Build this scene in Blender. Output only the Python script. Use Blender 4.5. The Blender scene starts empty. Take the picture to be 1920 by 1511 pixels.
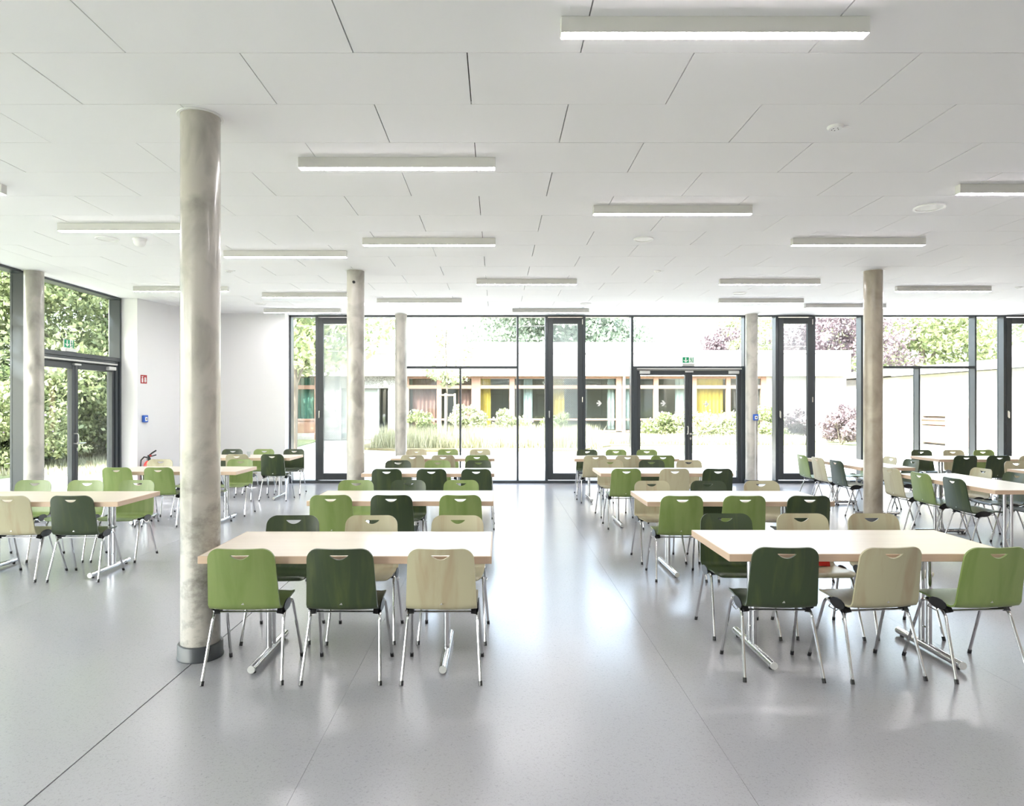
import bpy, math, random
import numpy as np
from mathutils import Vector, Matrix
from mathutils.geometry import delaunay_2d_cdt

R = math.radians
SC = bpy.context.scene
COL = SC.collection
random.seed(7)

# ------------------------------------------------------------------ camera, sky, sun, exposure
EYE = 1.68
cam_d = bpy.data.cameras.new('camera')
cam = bpy.data.objects.new('camera', cam_d)
COL.objects.link(cam)
cam.location = (0, 0, EYE)
cam.rotation_euler = (R(90), 0, 0)
cam_d.sensor_width = 36
cam_d.sensor_fit = 'HORIZONTAL'
cam_d.lens = 1244 / 1920 * 36
cam_d.shift_x = (960 - 931) / 1920
cam_d.shift_y = (759.5 - 755.5) / 1920
cam_d.clip_end = 400
SC.camera = cam

SUN_DIR = Vector((-.60, -.60, .95)).normalized()      # towards the sun
world = bpy.data.worlds.new('sky')
SC.world = world
world.use_nodes = True
wn, wl = world.node_tree.nodes, world.node_tree.links
wn.clear()
sky = wn.new('ShaderNodeTexSky')
sky.sky_type = 'NISHITA'
sky.sun_disc = False
sky.sun_elevation = math.asin(SUN_DIR.z)
sky.sun_rotation = math.atan2(SUN_DIR.x, SUN_DIR.y)
sky.dust_density = 4.0
sky.air_density = 1.0
hs = wn.new('ShaderNodeHueSaturation')
hs.inputs['Saturation'].default_value = .62
bg = wn.new('ShaderNodeBackground')
bg.inputs['Strength'].default_value = .80
wo = wn.new('ShaderNodeOutputWorld')
wl.new(sky.outputs[0], hs.inputs['Color'])
wl.new(hs.outputs[0], bg.inputs['Color'])
wl.new(bg.outputs[0], wo.inputs['Surface'])

sun_d = bpy.data.lights.new('sun', 'SUN')
sun_d.energy = 9.5
sun_d.angle = R(.6)
sun_d.color = (1, .955, .96)
sun = bpy.data.objects.new('sun', sun_d)
COL.objects.link(sun)
sun.rotation_euler = SUN_DIR.to_track_quat('Z', 'Y').to_euler()
sun.location = (-30, -10, 40)

SC.view_settings.view_transform = 'Standard'
SC.view_settings.look = 'None'
SC.view_settings.gamma = 1
SC.view_settings.use_curve_mapping = False
SC.view_settings.exposure = 1.76
LAMP_STRENGTH = 22.5
cy = SC.cycles
cy.max_bounces = 7; cy.diffuse_bounces = 4; cy.glossy_bounces = 3; cy.transmission_bounces = 4; cy.transparent_max_bounces = 10
cy.caustics_reflective = False; cy.caustics_refractive = False
cy.sample_clamp_indirect = 8.0

# ------------------------------------------------------------------ helpers
def srgb(r, g, b):
    f = lambda c: c / 12.92 if c <= .04045 else ((c + .055) / 1.055) ** 2.4
    return (f(r / 255), f(g / 255), f(b / 255))

def mat(name, color, rough=.5, metal=0.0, noise=None, bump=None, coat=0.0, spec=None, rnd=0.0):
    """noise = (scale xyz, colour2, lo, hi, detail); bump = (scale, strength)"""
    m = bpy.data.materials.new(name)
    m.use_nodes = True
    nt = m.node_tree
    b = nt.nodes['Principled BSDF']
    b.inputs['Base Color'].default_value = (*color, 1)
    b.inputs['Roughness'].default_value = rough
    b.inputs['Metallic'].default_value = metal
    b.inputs['Coat Weight'].default_value = coat
    b.inputs['Coat Roughness'].default_value = .12
    if spec is not None:
        b.inputs['Specular IOR Level'].default_value = spec
    if noise or bump or rnd:
        tc = nt.nodes.new('ShaderNodeTexCoord')
        mp = nt.nodes.new('ShaderNodeMapping')
        nt.links.new(tc.outputs['Object'], mp.inputs[0])
        oi = nt.nodes.new('ShaderNodeObjectInfo')
        ml = nt.nodes.new('ShaderNodeMath'); ml.operation = 'MULTIPLY'; ml.inputs[1].default_value = 37.0
        nt.links.new(oi.outputs['Random'], ml.inputs[0])
        nt.links.new(ml.outputs[0], mp.inputs['Location'])
    if noise:
        sc, c2, lo, hi, det = noise
        mp.inputs['Scale'].default_value = sc
        nz = nt.nodes.new('ShaderNodeTexNoise')
        nz.inputs['Scale'].default_value = 1
        nz.inputs['Detail'].default_value = det
        nz.inputs['Distortion'].default_value = .6
        nt.links.new(mp.outputs[0], nz.inputs['Vector'])
        rp = nt.nodes.new('ShaderNodeValToRGB')
        rp.color_ramp.elements[0].position = lo
        rp.color_ramp.elements[1].position = hi
        rp.color_ramp.elements[0].color = (*color, 1)
        rp.color_ramp.elements[1].color = (*c2, 1)
        nt.links.new(nz.outputs['Fac'], rp.inputs['Fac'])
        out = rp.outputs['Color']
        if rnd:
            hv = nt.nodes.new('ShaderNodeHueSaturation')
            mr = nt.nodes.new('ShaderNodeMapRange')
            mr.inputs['To Min'].default_value = 1 - rnd
            mr.inputs['To Max'].default_value = 1 + rnd
            nt.links.new(oi.outputs['Random'], mr.inputs['Value'])
            nt.links.new(mr.outputs[0], hv.inputs['Value'])
            nt.links.new(out, hv.inputs['Color'])
            out = hv.outputs['Color']
        nt.links.new(out, b.inputs['Base Color'])
    if bump:
        nb = nt.nodes.new('ShaderNodeTexNoise')
        nb.inputs['Scale'].default_value = bump[0]
        nb.inputs['Detail'].default_value = 3
        nt.links.new(tc.outputs['Object'], nb.inputs['Vector'])
        bp = nt.nodes.new('ShaderNodeBump')
        bp.inputs['Strength'].default_value = bump[1]
        bp.inputs['Distance'].default_value = .01
        nt.links.new(nb.outputs['Fac'], bp.inputs['Height'])
        nt.links.new(bp.outputs[0], b.inputs['Normal'])
    return m

def glass_mat(name, tint=(.93, .96, .95), refl=1.0):
    m = bpy.data.materials.new(name)
    m.use_nodes = True
    nt = m.node_tree
    nt.nodes.clear()
    o = nt.nodes.new('ShaderNodeOutputMaterial')
    tr = nt.nodes.new('ShaderNodeBsdfTransparent'); tr.inputs[0].default_value = (*tint, 1)
    gl = nt.nodes.new('ShaderNodeBsdfGlossy'); gl.inputs['Roughness'].default_value = .01
    fr = nt.nodes.new('ShaderNodeLayerWeight'); fr.inputs['Blend'].default_value = .5
    pw = nt.nodes.new('ShaderNodeMath'); pw.operation = 'POWER'; pw.inputs[1].default_value = 5
    mu = nt.nodes.new('ShaderNodeMath'); mu.operation = 'MULTIPLY_ADD'
    mu.inputs[1].default_value = .6 * min(refl, 1.3); mu.inputs[2].default_value = .022 * refl
    mx = nt.nodes.new('ShaderNodeMixShader')
    nt.links.new(fr.outputs['Facing'], pw.inputs[0])
    nt.links.new(pw.outputs[0], mu.inputs[0])
    nt.links.new(mu.outputs[0], mx.inputs[0])
    nt.links.new(tr.outputs[0], mx.inputs[1])
    nt.links.new(gl.outputs[0], mx.inputs[2])
    nt.links.new(mx.outputs[0], o.inputs[0])
    return m

def leaf_mat(name, c1, c2, trans=.35):
    m = bpy.data.materials.new(name)
    m.use_nodes = True
    nt = m.node_tree
    nt.nodes.clear()
    o = nt.nodes.new('ShaderNodeOutputMaterial')
    geo = nt.nodes.new('ShaderNodeNewGeometry')
    rp = nt.nodes.new('ShaderNodeValToRGB')
    rp.color_ramp.elements[0].color = (*c1, 1)
    rp.color_ramp.elements[1].color = (*c2, 1)
    nt.links.new(geo.outputs['Random Per Island'], rp.inputs[0])
    d = nt.nodes.new('ShaderNodeBsdfPrincipled'); d.inputs['Roughness'].default_value = .42
    t = nt.nodes.new('ShaderNodeBsdfTranslucent')
    nt.links.new(rp.outputs[0], d.inputs['Base Color'])
    nt.links.new(rp.outputs[0], t.inputs[0])
    mx = nt.nodes.new('ShaderNodeMixShader'); mx.inputs[0].default_value = trans
    nt.links.new(d.outputs[0], mx.inputs[1]); nt.links.new(t.outputs[0], mx.inputs[2])
    nt.links.new(mx.outputs[0], o.inputs[0])
    return m

def emit_mat(name, color, strength):
    m = bpy.data.materials.new(name)
    m.use_nodes = True
    nt = m.node_tree
    nt.nodes.clear()
    o = nt.nodes.new('ShaderNodeOutputMaterial')
    e = nt.nodes.new('ShaderNodeEmission')
    e.inputs[0].default_value = (*color, 1); e.inputs[1].default_value = strength
    nt.links.new(e.outputs[0], o.inputs[0])
    return m

class MB:
    def __init__(s):
        s.v, s.f = [], []
    def box(s, x0, x1, y0, y1, z0, z1):
        i = len(s.v)
        s.v += [(x0, y0, z0), (x1, y0, z0), (x1, y1, z0), (x0, y1, z0), (x0, y0, z1), (x1, y0, z1), (x1, y1, z1), (x0, y1, z1)]
        s.f += [(i, i+3, i+2, i+1), (i+4, i+5, i+6, i+7), (i, i+1, i+5, i+4), (i+1, i+2, i+6, i+5), (i+2, i+3, i+7, i+6), (i+3, i, i+4, i+7)]
        return s
    def bbox(s, x0, x1, y0, y1, z0, z1, b=.003):
        """box with chamfered edges"""
        i = len(s.v)
        for zz, ins in ((z0, b), (z0 + b, 0), (z1 - b, 0), (z1, b)):
            a0, a1, c0, c1 = x0 + ins, x1 - ins, y0 + ins, y1 - ins
            k = b if ins == 0 else b * .5
            s.v += [(a0 + k, c0, zz), (a1 - k, c0, zz), (a1, c0 + k, zz), (a1, c1 - k, zz), (a1 - k, c1, zz), (a0 + k, c1, zz), (a0, c1 - k, zz), (a0, c0 + k, zz)]
        for r in range(3):
            for k in range(8):
                a = i + r * 8 + k; b2 = i + r * 8 + (k + 1) % 8
                s.f.append((a, b2, b2 + 8, a + 8))
        s.f.append(tuple(i + 7 - k for k in range(8)))
        s.f.append(tuple(i + 24 + k for k in range(8)))
        return s
    def tube(s, pts, r, n=8, cap=True):
        P = [Vector(p) for p in pts]
        i0 = len(s.v)
        t0 = (P[1] - P[0]).normalized()
        ref = Vector((1, 0, 0)) if abs(t0.x) < .8 else Vector((0, 1, 0))
        u = (ref - t0 * ref.dot(t0)).normalized()
        for k, p in enumerate(P):
            t = (P[min(k + 1, len(P) - 1)] - P[max(k - 1, 0)]).normalized()
            u = (u - t * u.dot(t)).normalized()
            w = t.cross(u)
            rr = r[k] if isinstance(r, (list, tuple)) else r
            for a in range(n):
                an = 2 * math.pi * a / n
                s.v.append(tuple(p + u * (rr * math.cos(an)) + w * (rr * math.sin(an))))
        for k in range(len(P) - 1):
            for a in range(n):
                b = i0 + k * n + a; c = i0 + k * n + (a + 1) % n
                s.f.append((b, c, c + n, b + n))
        if cap:
            s.f.append(tuple(i0 + n - 1 - a for a in range(n)))
            e = i0 + (len(P) - 1) * n
            s.f.append(tuple(e + a for a in range(n)))
        return s
    def lathe(s, prof, n=24, cx=0, cy=0, cz=0, close=True):
        i0 = len(s.v)
        for (r, z) in prof:
            for a in range(n):
                an = 2 * math.pi * a / n
                s.v.append((cx + r * math.cos(an), cy + r * math.sin(an), cz + z))
        for k in range(len(prof) - 1):
            for a in range(n):
                b = i0 + k * n + a; c = i0 + k * n + (a + 1) % n
                s.f.append((b, c, c + n, b + n))
        if close:
            s.f.append(tuple(i0 + n - 1 - a for a in range(n)))
            e = i0 + (len(prof) - 1) * n
            s.f.append(tuple(e + a for a in range(n)))
        return s
    def prism(s, poly, fn0, fn1):
        """extruded polygon: poly 2-D points, fn0/fn1 map a 2-D point to the two ends"""
        i = len(s.v); n = len(poly)
        s.v += [tuple(fn0(p)) for p in poly] + [tuple(fn1(p)) for p in poly]
        s.f.append(tuple(i + n - 1 - k for k in range(n)))
        s.f.append(tuple(i + n + k for k in range(n)))
        for k in range(n):
            s.f.append((i + k, i + (k + 1) % n, i + n + (k + 1) % n, i + n + k))
        return s
    def xform(s, M):
        s.v = [tuple(M @ Vector(p)) for p in s.v]
        return s
    def mesh(s, name, smooth=None):
        me = bpy.data.meshes.new(name)
        me.from_pydata(s.v, [], s.f)
        me.validate()
        import bmesh
        bm = bmesh.new(); bm.from_mesh(me)
        bmesh.ops.recalc_face_normals(bm, faces=bm.faces)
        bm.to_mesh(me); bm.free()
        if smooth:
            me.shade_smooth()
            me.set_sharp_from_angle(angle=R(smooth))
        return me
    def build(s, name, m, parent=None, smooth=None, loc=None):
        return link(name, s.mesh(name, smooth), m, parent, loc)

def link(name, me, m, parent=None, loc=None):
    o = bpy.data.objects.new(name, me)
    COL.objects.link(o)
    if m is not None and not me.materials:
        me.materials.append(m)
    if parent is not None:
        o.parent = parent
    if loc is not None:
        o.location = loc
    return o

def empty(name, loc=(0, 0, 0), rz=0.0, parent=None):
    o = bpy.data.objects.new(name, None)
    o.empty_display_size = .1
    COL.objects.link(o)
    o.location = loc
    o.rotation_euler = (0, 0, rz)
    if parent:
        o.parent = parent
    return o

def tag(o, label=None, cat=None, group=None, kind=None):
    if label: o['label'] = label
    if cat: o['category'] = cat
    if group: o['group'] = group
    if kind: o['kind'] = kind
    return o

def copy_tree(o, parent=None):
    c = o.copy()
    COL.objects.link(c)
    c.parent = parent
    for ch in o.children:
        copy_tree(ch, c)
    return c

# ------------------------------------------------------------------ materials
M = {}
M['ceiling'] = mat('ceiling_white', (.90, .90, .90), .85, bump=(180, .05))
M['plenum'] = mat('plenum_dark', (.10, .10, .09), .9)
M['plaster'] = mat('wall_plaster', (.82, .82, .815), .8, bump=(220, .04))
M['warm_wall'] = mat('timber_lining', (.74, .64, .54), .5, noise=((3, 3, .6), (.68, .57, .47), .35, .7, 6))
M['floor'] = None
M['joint'] = mat('joint_filler', (.12, .12, .12), .7)
M['alu'] = mat('anthracite_aluminium', (.038, .047, .054), .35, .0, spec=.6)
M['alu_soft'] = mat('anthracite_sash', (.040, .046, .050), .42)
M['rubber'] = mat('black_rubber', (.008, .008, .008), .5)
M['glass'] = glass_mat('window_glass')
M['steel'] = mat('brushed_steel', (.62, .61, .58), .28, 1.0)
M['silver'] = mat('silver_paint', (.62, .62, .60), .38, .3)
M['chrome'] = mat('chrome', (.64, .64, .65), .14, 1.0)
M['black'] = mat('black_plastic', (.012, .012, .013), .32)
M['lamp_body'] = mat('lamp_white_paint', (.66, .65, .62), .5)
M['lamp'] = emit_mat('lamp_diffuser', (1.0, .96, .985), LAMP_STRENGTH)
M['white'] = mat('white_plastic', (.82, .82, .80), .4)
M['screen'] = mat('galvanised_mesh', (.80, .82, .83), .5, .0)
M['beech'] = mat('beech_edge', (.58, .43, .31), .45, noise=((2, 2, 40), (.52, .37, .26), .3, .75, 5), rnd=.05)
M['top'] = mat('beech_laminate', (.66, .575, .465), .30, noise=((1.2, 22, 4), (.60, .515, .405), .3, .8, 6))
M['leaf'] = mat('plywood_leaf_green', (.195, .255, .082), .34, noise=((13, 1.2, 2.2), (.142, .205, .05), .42, .75, 6), rnd=.10)
M['dark'] = mat('plywood_dark_green', (.031, .047, .020), .30, noise=((16, 1.6, 2.4), (.060, .080, .026), .50, .74, 7), rnd=.10)
M['natural'] = mat('plywood_natural', (.425, .395, .262), .34, noise=((12, .9, 2.0), (.36, .29, .185), .48, .75, 6), rnd=.07)
M['ply_edge'] = mat('plywood_edge', (.45, .36, .22), .5)
M['concrete'] = mat('column_concrete', (.49, .465, .415), .30, noise=((4.5, 4.5, 3.2), (.20, .19, .165), .45, .82, 12), bump=(60, .08), coat=.35, rnd=.06)
M['base_ring'] = mat('column_base_rubber', (.035, .04, .045), .35)
M['red'] = mat('signal_red', (.45, .02, .015), .35)
M['sign_red'] = mat('sign_red', (.40, .02, .02), .5)
M['blue'] = mat('signal_blue', (.02, .11, .50), .4)
M['green'] = mat('sign_green', (.0, .30, .12), .5)
M['signwhite'] = mat('sign_white', (.82, .82, .80), .5)
M['felt_red'] = mat('red_fabric', (.55, .02, .012), .7)
M['tumbler'] = glass_mat('tumbler_glass', (.88, .9, .9), 1.6)
# outdoors
M['paving'] = mat('pale_paving', (.58, .56, .52), .8, noise=((.8, .8, .8), (.50, .48, .45), .3, .7, 5))
M['lawn'] = mat('lawn', (.17, .21, .10), .9, noise=((3, 3, 3), (.25, .27, .14), .3, .7, 6))
M['soil'] = mat('soil', (.13, .10, .06), .95, noise=((4, 4, 4), (.18, .17, .08), .3, .7, 6))
M['fascia'] = mat('exposed_concrete', (.46, .44, .41), .85, noise=((4, 4, 4), (.36, .34, .32), .3, .75, 8), bump=(30, .1))
M['pebble'] = mat('pebble_dash', (.46, .45, .42), .9, noise=((26, 26, 26), (.16, .15, .14), .42, .66, 4), bump=(40, .5))
M['brownwood'] = mat('brown_window_wood', (.36, .215, .155), .55, noise=((6, 6, 1), (.30, .17, .12), .3, .7, 4))
M['darkpane'] = glass_mat('reflecting_pane', (.80, .84, .82), 2.2)
M['dim'] = mat('dim_room', (.30, .28, .25), .9)
M['cur_yellow'] = mat('curtain_yellow', (.62, .40, .07), .9)
M['cur_teal'] = mat('curtain_teal', (.20, .36, .30), .9)
M['cur_wine'] = mat('curtain_wine', (.26, .13, .12), .9)
M['cur_grey'] = mat('curtain_grey', (.42, .45, .46), .9)
M['greypaint'] = mat('grey_door_paint', (.34, .36, .33), .6)
M['shutter'] = mat('roller_shutter', (.60, .57, .50), .6)
M['boardbrown'] = mat('brown_board', (.27, .14, .09), .7)
M['stake'] = mat('round_timber', (.52, .43, .33), .8)
M['bark'] = mat('bark', (.10, .085, .065), .9, noise=((8, 8, 2), (.16, .14, .11), .3, .7, 5))
M['leaf_green'] = leaf_mat('foliage_green', (.12, .16, .065), (.37, .41, .21))
M['leaf_dark'] = leaf_mat('foliage_dark', (.07, .11, .05), (.24, .29, .15), .3)
M['leaf_cedar'] = leaf_mat('foliage_cedar', (.09, .125, .085), (.19, .23, .17), .2)
M['leaf_plum'] = leaf_mat('foliage_plum', (.10, .075, .085), (.22, .17, .18), .25)
M['leaf_pale'] = leaf_mat('foliage_pale', (.24, .28, .15), (.42, .44, .27))
M['lilac'] = leaf_mat('lilac_bloom', (.35, .22, .40), (.55, .42, .58), .2)
M['straw'] = leaf_mat('grass_blades', (.27, .28, .16), (.46, .44, .31), .3)

def floor_material():
    m = bpy.data.materials.new('grey_linoleum'); m.use_nodes = True
    nt = m.node_tree; b = nt.nodes['Principled BSDF']
    tc = nt.nodes.new('ShaderNodeTexCoord')
    n1 = nt.nodes.new('ShaderNodeTexNoise'); n1.inputs['Scale'].default_value = 90; n1.inputs['Detail'].default_value = 5
    n1.inputs['Distortion'].default_value = 1.2
    n2 = nt.nodes.new('ShaderNodeTexNoise'); n2.inputs['Scale'].default_value = .9; n2.inputs['Detail'].default_value = 3
    for n in (n1, n2): nt.links.new(tc.outputs['Object'], n.inputs['Vector'])
    rp = nt.nodes.new('ShaderNodeValToRGB')
    e = rp.color_ramp.elements
    e[0].position, e[0].color = .28, (.272, .268, .285, 1)
    e[1].position, e[1].color = .46, (.355, .35, .367, 1)
    nt.links.new(n1.outputs['Fac'], rp.inputs['Fac'])
    nt.links.new(rp.outputs[0], b.inputs['Base Color'])
    b.inputs['Specular IOR Level'].default_value = .72
    mr = nt.nodes.new('ShaderNodeMapRange')
    mr.inputs['From Min'].default_value = .3; mr.inputs['From Max'].default_value = .7
    mr.inputs['To Min'].default_value = .20; mr.inputs['To Max'].default_value = .25
    nt.links.new(n2.outputs['Fac'], mr.inputs['Value'])
    nt.links.new(mr.outputs[0], b.inputs['Roughness'])
    n3 = nt.nodes.new('ShaderNodeTexNoise'); n3.inputs['Scale'].default_value = 3.5; n3.inputs['Detail'].default_value = 3
    nt.links.new(tc.outputs['Object'], n3.inputs['Vector'])
    bp = nt.nodes.new('ShaderNodeBump'); bp.inputs['Strength'].default_value = .05; bp.inputs['Distance'].default_value = .003
    nt.links.new(n3.outputs['Fac'], bp.inputs['Height'])
    nt.links.new(bp.outputs[0], b.inputs['Normal'])
    return m
M['floor'] = floor_material()

# ------------------------------------------------------------------ room shell
CH = 3.616                       # ceiling height
XL, XG = -6.8, -7.0              # inner face of the side facade posts, its glass
YF, YG = 14.28, 14.44            # inner face of the back facade posts, its glass
XR, YB = 12.5, -5.0

def struct(o):
    o['kind'] = 'structure'
    return o

# floor: linoleum sheets over a dark screed
fl = struct(MB().box(-7.2, 12.8, -5.3, 14.6, -.25, -.006).build('floor', M['joint']))
edges = [-7.1, -5.98, -3.98, -1.98, -.88, 1.10, 3.10, 5.10, 7.10, 9.10, 11.10, 12.7]
for a, b in zip(edges[:-1], edges[1:]):
    g0 = .004 if a == -1.98 else .0007
    g1 = .004 if b == -1.98 else .0007
    MB().box(a + g0, b - g1, -5.2, 14.5, -.006, 0).build('floor_sheet', M['floor'], fl)

# ceiling: slab + acoustic panels in staggered rows
ce = struct(MB().box(-7.2, 12.8, -5.3, 14.7, CH + .022, CH + .3).build('ceiling', M['plenum']))
B0, D, L = 3.646, .625, 1.25
TX0, TX1, TY1 = -6.14, 12.45, B0 + 16 * D
tile_cache = {}
far = MB()
for k in range(-13, 16):
    y0, y1 = B0 + k * D, B0 + (k + 1) * D
    off = -.13 if k % 2 == 0 else .37
    n = -8
    while True:
        x0 = L * (n + off); x1 = x0 + L; n += 1
        if x0 > TX1: break
        if x1 < TX0 + .05: continue
        a, b = max(x0, TX0), min(x1, TX1)
        a += .0035; b -= .0035; c, d = y0 + .002, y1 - .002
        seen = k >= -1 and b > -.80 * y1 - .2 and a < .84 * y1 + .2
        if seen:
            key = round(b - a, 3)
            if key not in tile_cache:
                w = (b - a) / 2
                me = MB().box(-w, w, -D / 2 + .002, D / 2 - .002, 0, .02).mesh('ceiling_panel')
                me.materials.append(M['ceiling'])
                tile_cache[key] = me
            o = link('ceiling_panel', tile_cache[key], None, ce, ((a + b) / 2, (y0 + y1) / 2, CH + random.uniform(-.0008, .0008)))
        else:
            far.box(a, b, c, d, CH, CH + .02)
fo = far.build('ceiling_panel_field', M['ceiling'], ce); fo['kind'] = 'stuff'
MB().box(-7.1, TX0 - .003, -5.2, 14.6, CH, CH + .02).build('plasterboard_border', M['ceiling'], ce)
MB().box(TX0, 12.7, TY1 + .003, 14.6, CH, CH + .02).build('plasterboard_border', M['ceiling'], ce)

# walls
def wall_poly(name, pts, m=None, z1=CH):
    w = MB().prism(pts, lambda p: (p[0], p[1], 0), lambda p: (p[0], p[1], z1))
    return struct(w.build(name, m or M['plaster']))
WA, WB, WC = (-6.515, 12.03), (-6.05, 14.0), (-4.466, 14.0)
wall_poly('wall_left', [(-6.8, 12.03), WA, WB, (-6.05, 14.5), (-7.05, 14.5), (-7.05, 12.06)])
wall_poly('wall_back', [(-6.05, 14.0), WC, (-4.466, 14.5), (-6.05, 14.5)])
wall_poly('wall_right', [(XR, YB), (XR + .2, YB), (XR + .2, 14.5), (XR, 14.5)], M['warm_wall'])
wall_poly('wall_front', [(-7.05, YB - .2), (12.7, YB - .2), (12.7, YB), (-7.05, YB)])
bb = MB().box(-6.05, -4.466, 13.985, 13.9995, 0, .075)
struct(bb.build('baseboard_back', M['base_ring']))
bl = MB().prism([(-6.513, 12.03), (-6.048, 14.0), (-6.033, 13.985), (-6.5, 12.03)], lambda p: (p[0], p[1], 0), lambda p: (p[0], p[1], .075))
struct(bl.build('baseboard_left', M['base_ring']))

# ------------------------------------------------------------------ back facade (window_1), measured on the inner face of its posts
def FX(px): return (px - 931) * 14.28 / 1244
def FZ(py): return EYE + (759.5 - py) * 14.28 / 1244
w1 = struct(empty('window_1', (0, YF, 0)))
def wbox(name, x0, x1, y0, y1, z0, z1, m, parent=w1, bev=.004):
    return MB().bbox(x0, x1, y0, y1, z0, z1, bev).build(name, m, parent)
Z_TR = (FZ(690.8), FZ(686.2))
ZB0, ZB1 = .0, .06                        # bottom rail
wbox('bottom_rail', -4.46, 12.5, .0, .20, 0, .055, M['alu'])
wbox('top_rail', -4.46, 12.5, .0, .20, CH - .035, CH, M['alu'])
def post(px0, px1, z0=.055, z1=CH - .035, y0=0.0):
    wbox('mullion', FX(px0), FX(px1), y0, .20, z0, z1, M['alu'])
vents = [(591.3, 667.0), (1022.3, 1098.0), (1454.4, 1529.0), (1882.0, 1957.0)]
post(543, 545.6)
post(750.5, 754)
post(861.3, 864.6, z1=Z_TR[0])
post(968.8, 972.6)
post(1183.5, 1188)
post(1395.5, 1400)
post(1614.5, 1619)
post(1722.5, 1725.8, z1=Z_TR[0])
post(1828, 1831.5)
wbox('transom', FX(754), FX(968.8), 0, .20, *Z_TR, M['alu'])
wbox('transom', FX(1619), FX(1828), 0, .20, *Z_TR, M['alu'])
def pane(px0, px1, z0, z1):
    MB().box(FX(px0), FX(px1), .155, .172, z0, z1).build('pane', M['glass'], w1)
zt, zb = CH - .035, .055
for (a, b, c, d) in [(545.6, 591.3, zb, zt), (667, 750.5, zb, zt), (754, 968.8, Z_TR[1], zt), (754, 861.3, zb, Z_TR[0]),
                     (864.6, 968.8, zb, Z_TR[0]), (972.6, 1022.3, zb, zt), (1098, 1183.5, zb, zt), (1188, 1395.5, FZ(686), zt),
                     (1400, 1454.4, zb, zt), (1529, 1614.5, zb, zt), (1619, 1828, Z_TR[1], zt), (1619, 1722.5, zb, Z_TR[0]),
                     (1725.8, 1828, zb, Z_TR[0]), (1831.5, 1882, zb, zt), (1957, 2019, zb, zt)]:
    pane(a, b, c, d)

# expanded-metal screen: diamond strands
def screen_mesh(w, h, cw=.046, chh=.021, r=.0032):
    m = MB()
    nx = int(w / cw); nz = int(h / chh)
    cw = w / nx; chh = h / nz
    def strand(p, q):
        i = len(m.v)
        dx, dz = q[0] - p[0], q[1] - p[1]
        l = math.hypot(dx, dz); ox, oz = -dz / l * r, dx / l * r
        m.v += [(p[0] + ox, 0, p[1] + oz), (p[0] - ox, 0, p[1] - oz), (q[0] - ox, .006, q[1] - oz), (q[0] + ox, .006, q[1] + oz)]
        m.f.append((i, i + 1, i + 2, i + 3))
    for a in range(nx):
        for b in range(nz):
            x, z = a * cw, b * chh
            strand((x, z + chh / 2), (x + cw / 2, z + chh)); strand((x + cw / 2, z + chh), (x + cw, z + chh / 2))
            strand((x, z + chh / 2), (x + cw / 2, z)); strand((x + cw / 2, z), (x + cw, z + chh / 2))
    return m
scr = None
for vi, (a, b) in enumerate(vents):
    x0, x1 = FX(a), FX(b)
    wd = .058                                     # fixed frame
    for q0, q1 in ((x0, x0 + wd), (x1 - wd, x1)):
        wbox('vent_frame', q0, q1, 0, .20, .055, CH - .035, M['alu'])
    s0, s1, z0, z1 = x0 + wd, x1 - wd, .075, CH - .055
    fr = .112
    sash = empty('sash', (0, 0, 0), 0, w1)
    sm = MB()
    sm.bbox(s0, s0 + fr, -.012, .07, z0, z1, .004).bbox(s1 - fr, s1, -.012, .07, z0, z1, .004)
    sm.bbox(s0 + fr, s1 - fr, -.012, .07, z0, z0 + .135, .004).bbox(s0 + fr, s1 - fr, -.012, .07, z1 - .128, z1, .004)
    sm.build('sash_frame', M['alu_soft'], sash)
    MB().box(s0 + fr, s1 - fr, .025, .045, z0 + .135, z1 - .128).build('pane', M['glass'], sash)
    hx = s0 + .03
    MB().bbox(hx - .014, hx + .014, -.028, -.012, 1.42, 1.56, .004).bbox(hx - .010, hx + .010, -.055, -.028, 1.40, 1.54, .006).build('handle', M['steel'], sash)
    for hz in (z1 - .09, 1.80):
        MB().tube([(s1 - .012, -.022, hz - .055), (s1 - .012, -.022, hz + .055)], .010, 8).build('hinge', M['steel'], sash, 40)
    if scr is None:
        scr = screen_mesh(s1 - s0 - .10, z1 - z0 - .10).mesh('screen'); scr.materials.append(M['screen'])
    o = link('screen', scr, None, w1, (s0 + .05, .215, z0 + .05)); o['kind'] = 'stuff'

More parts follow.
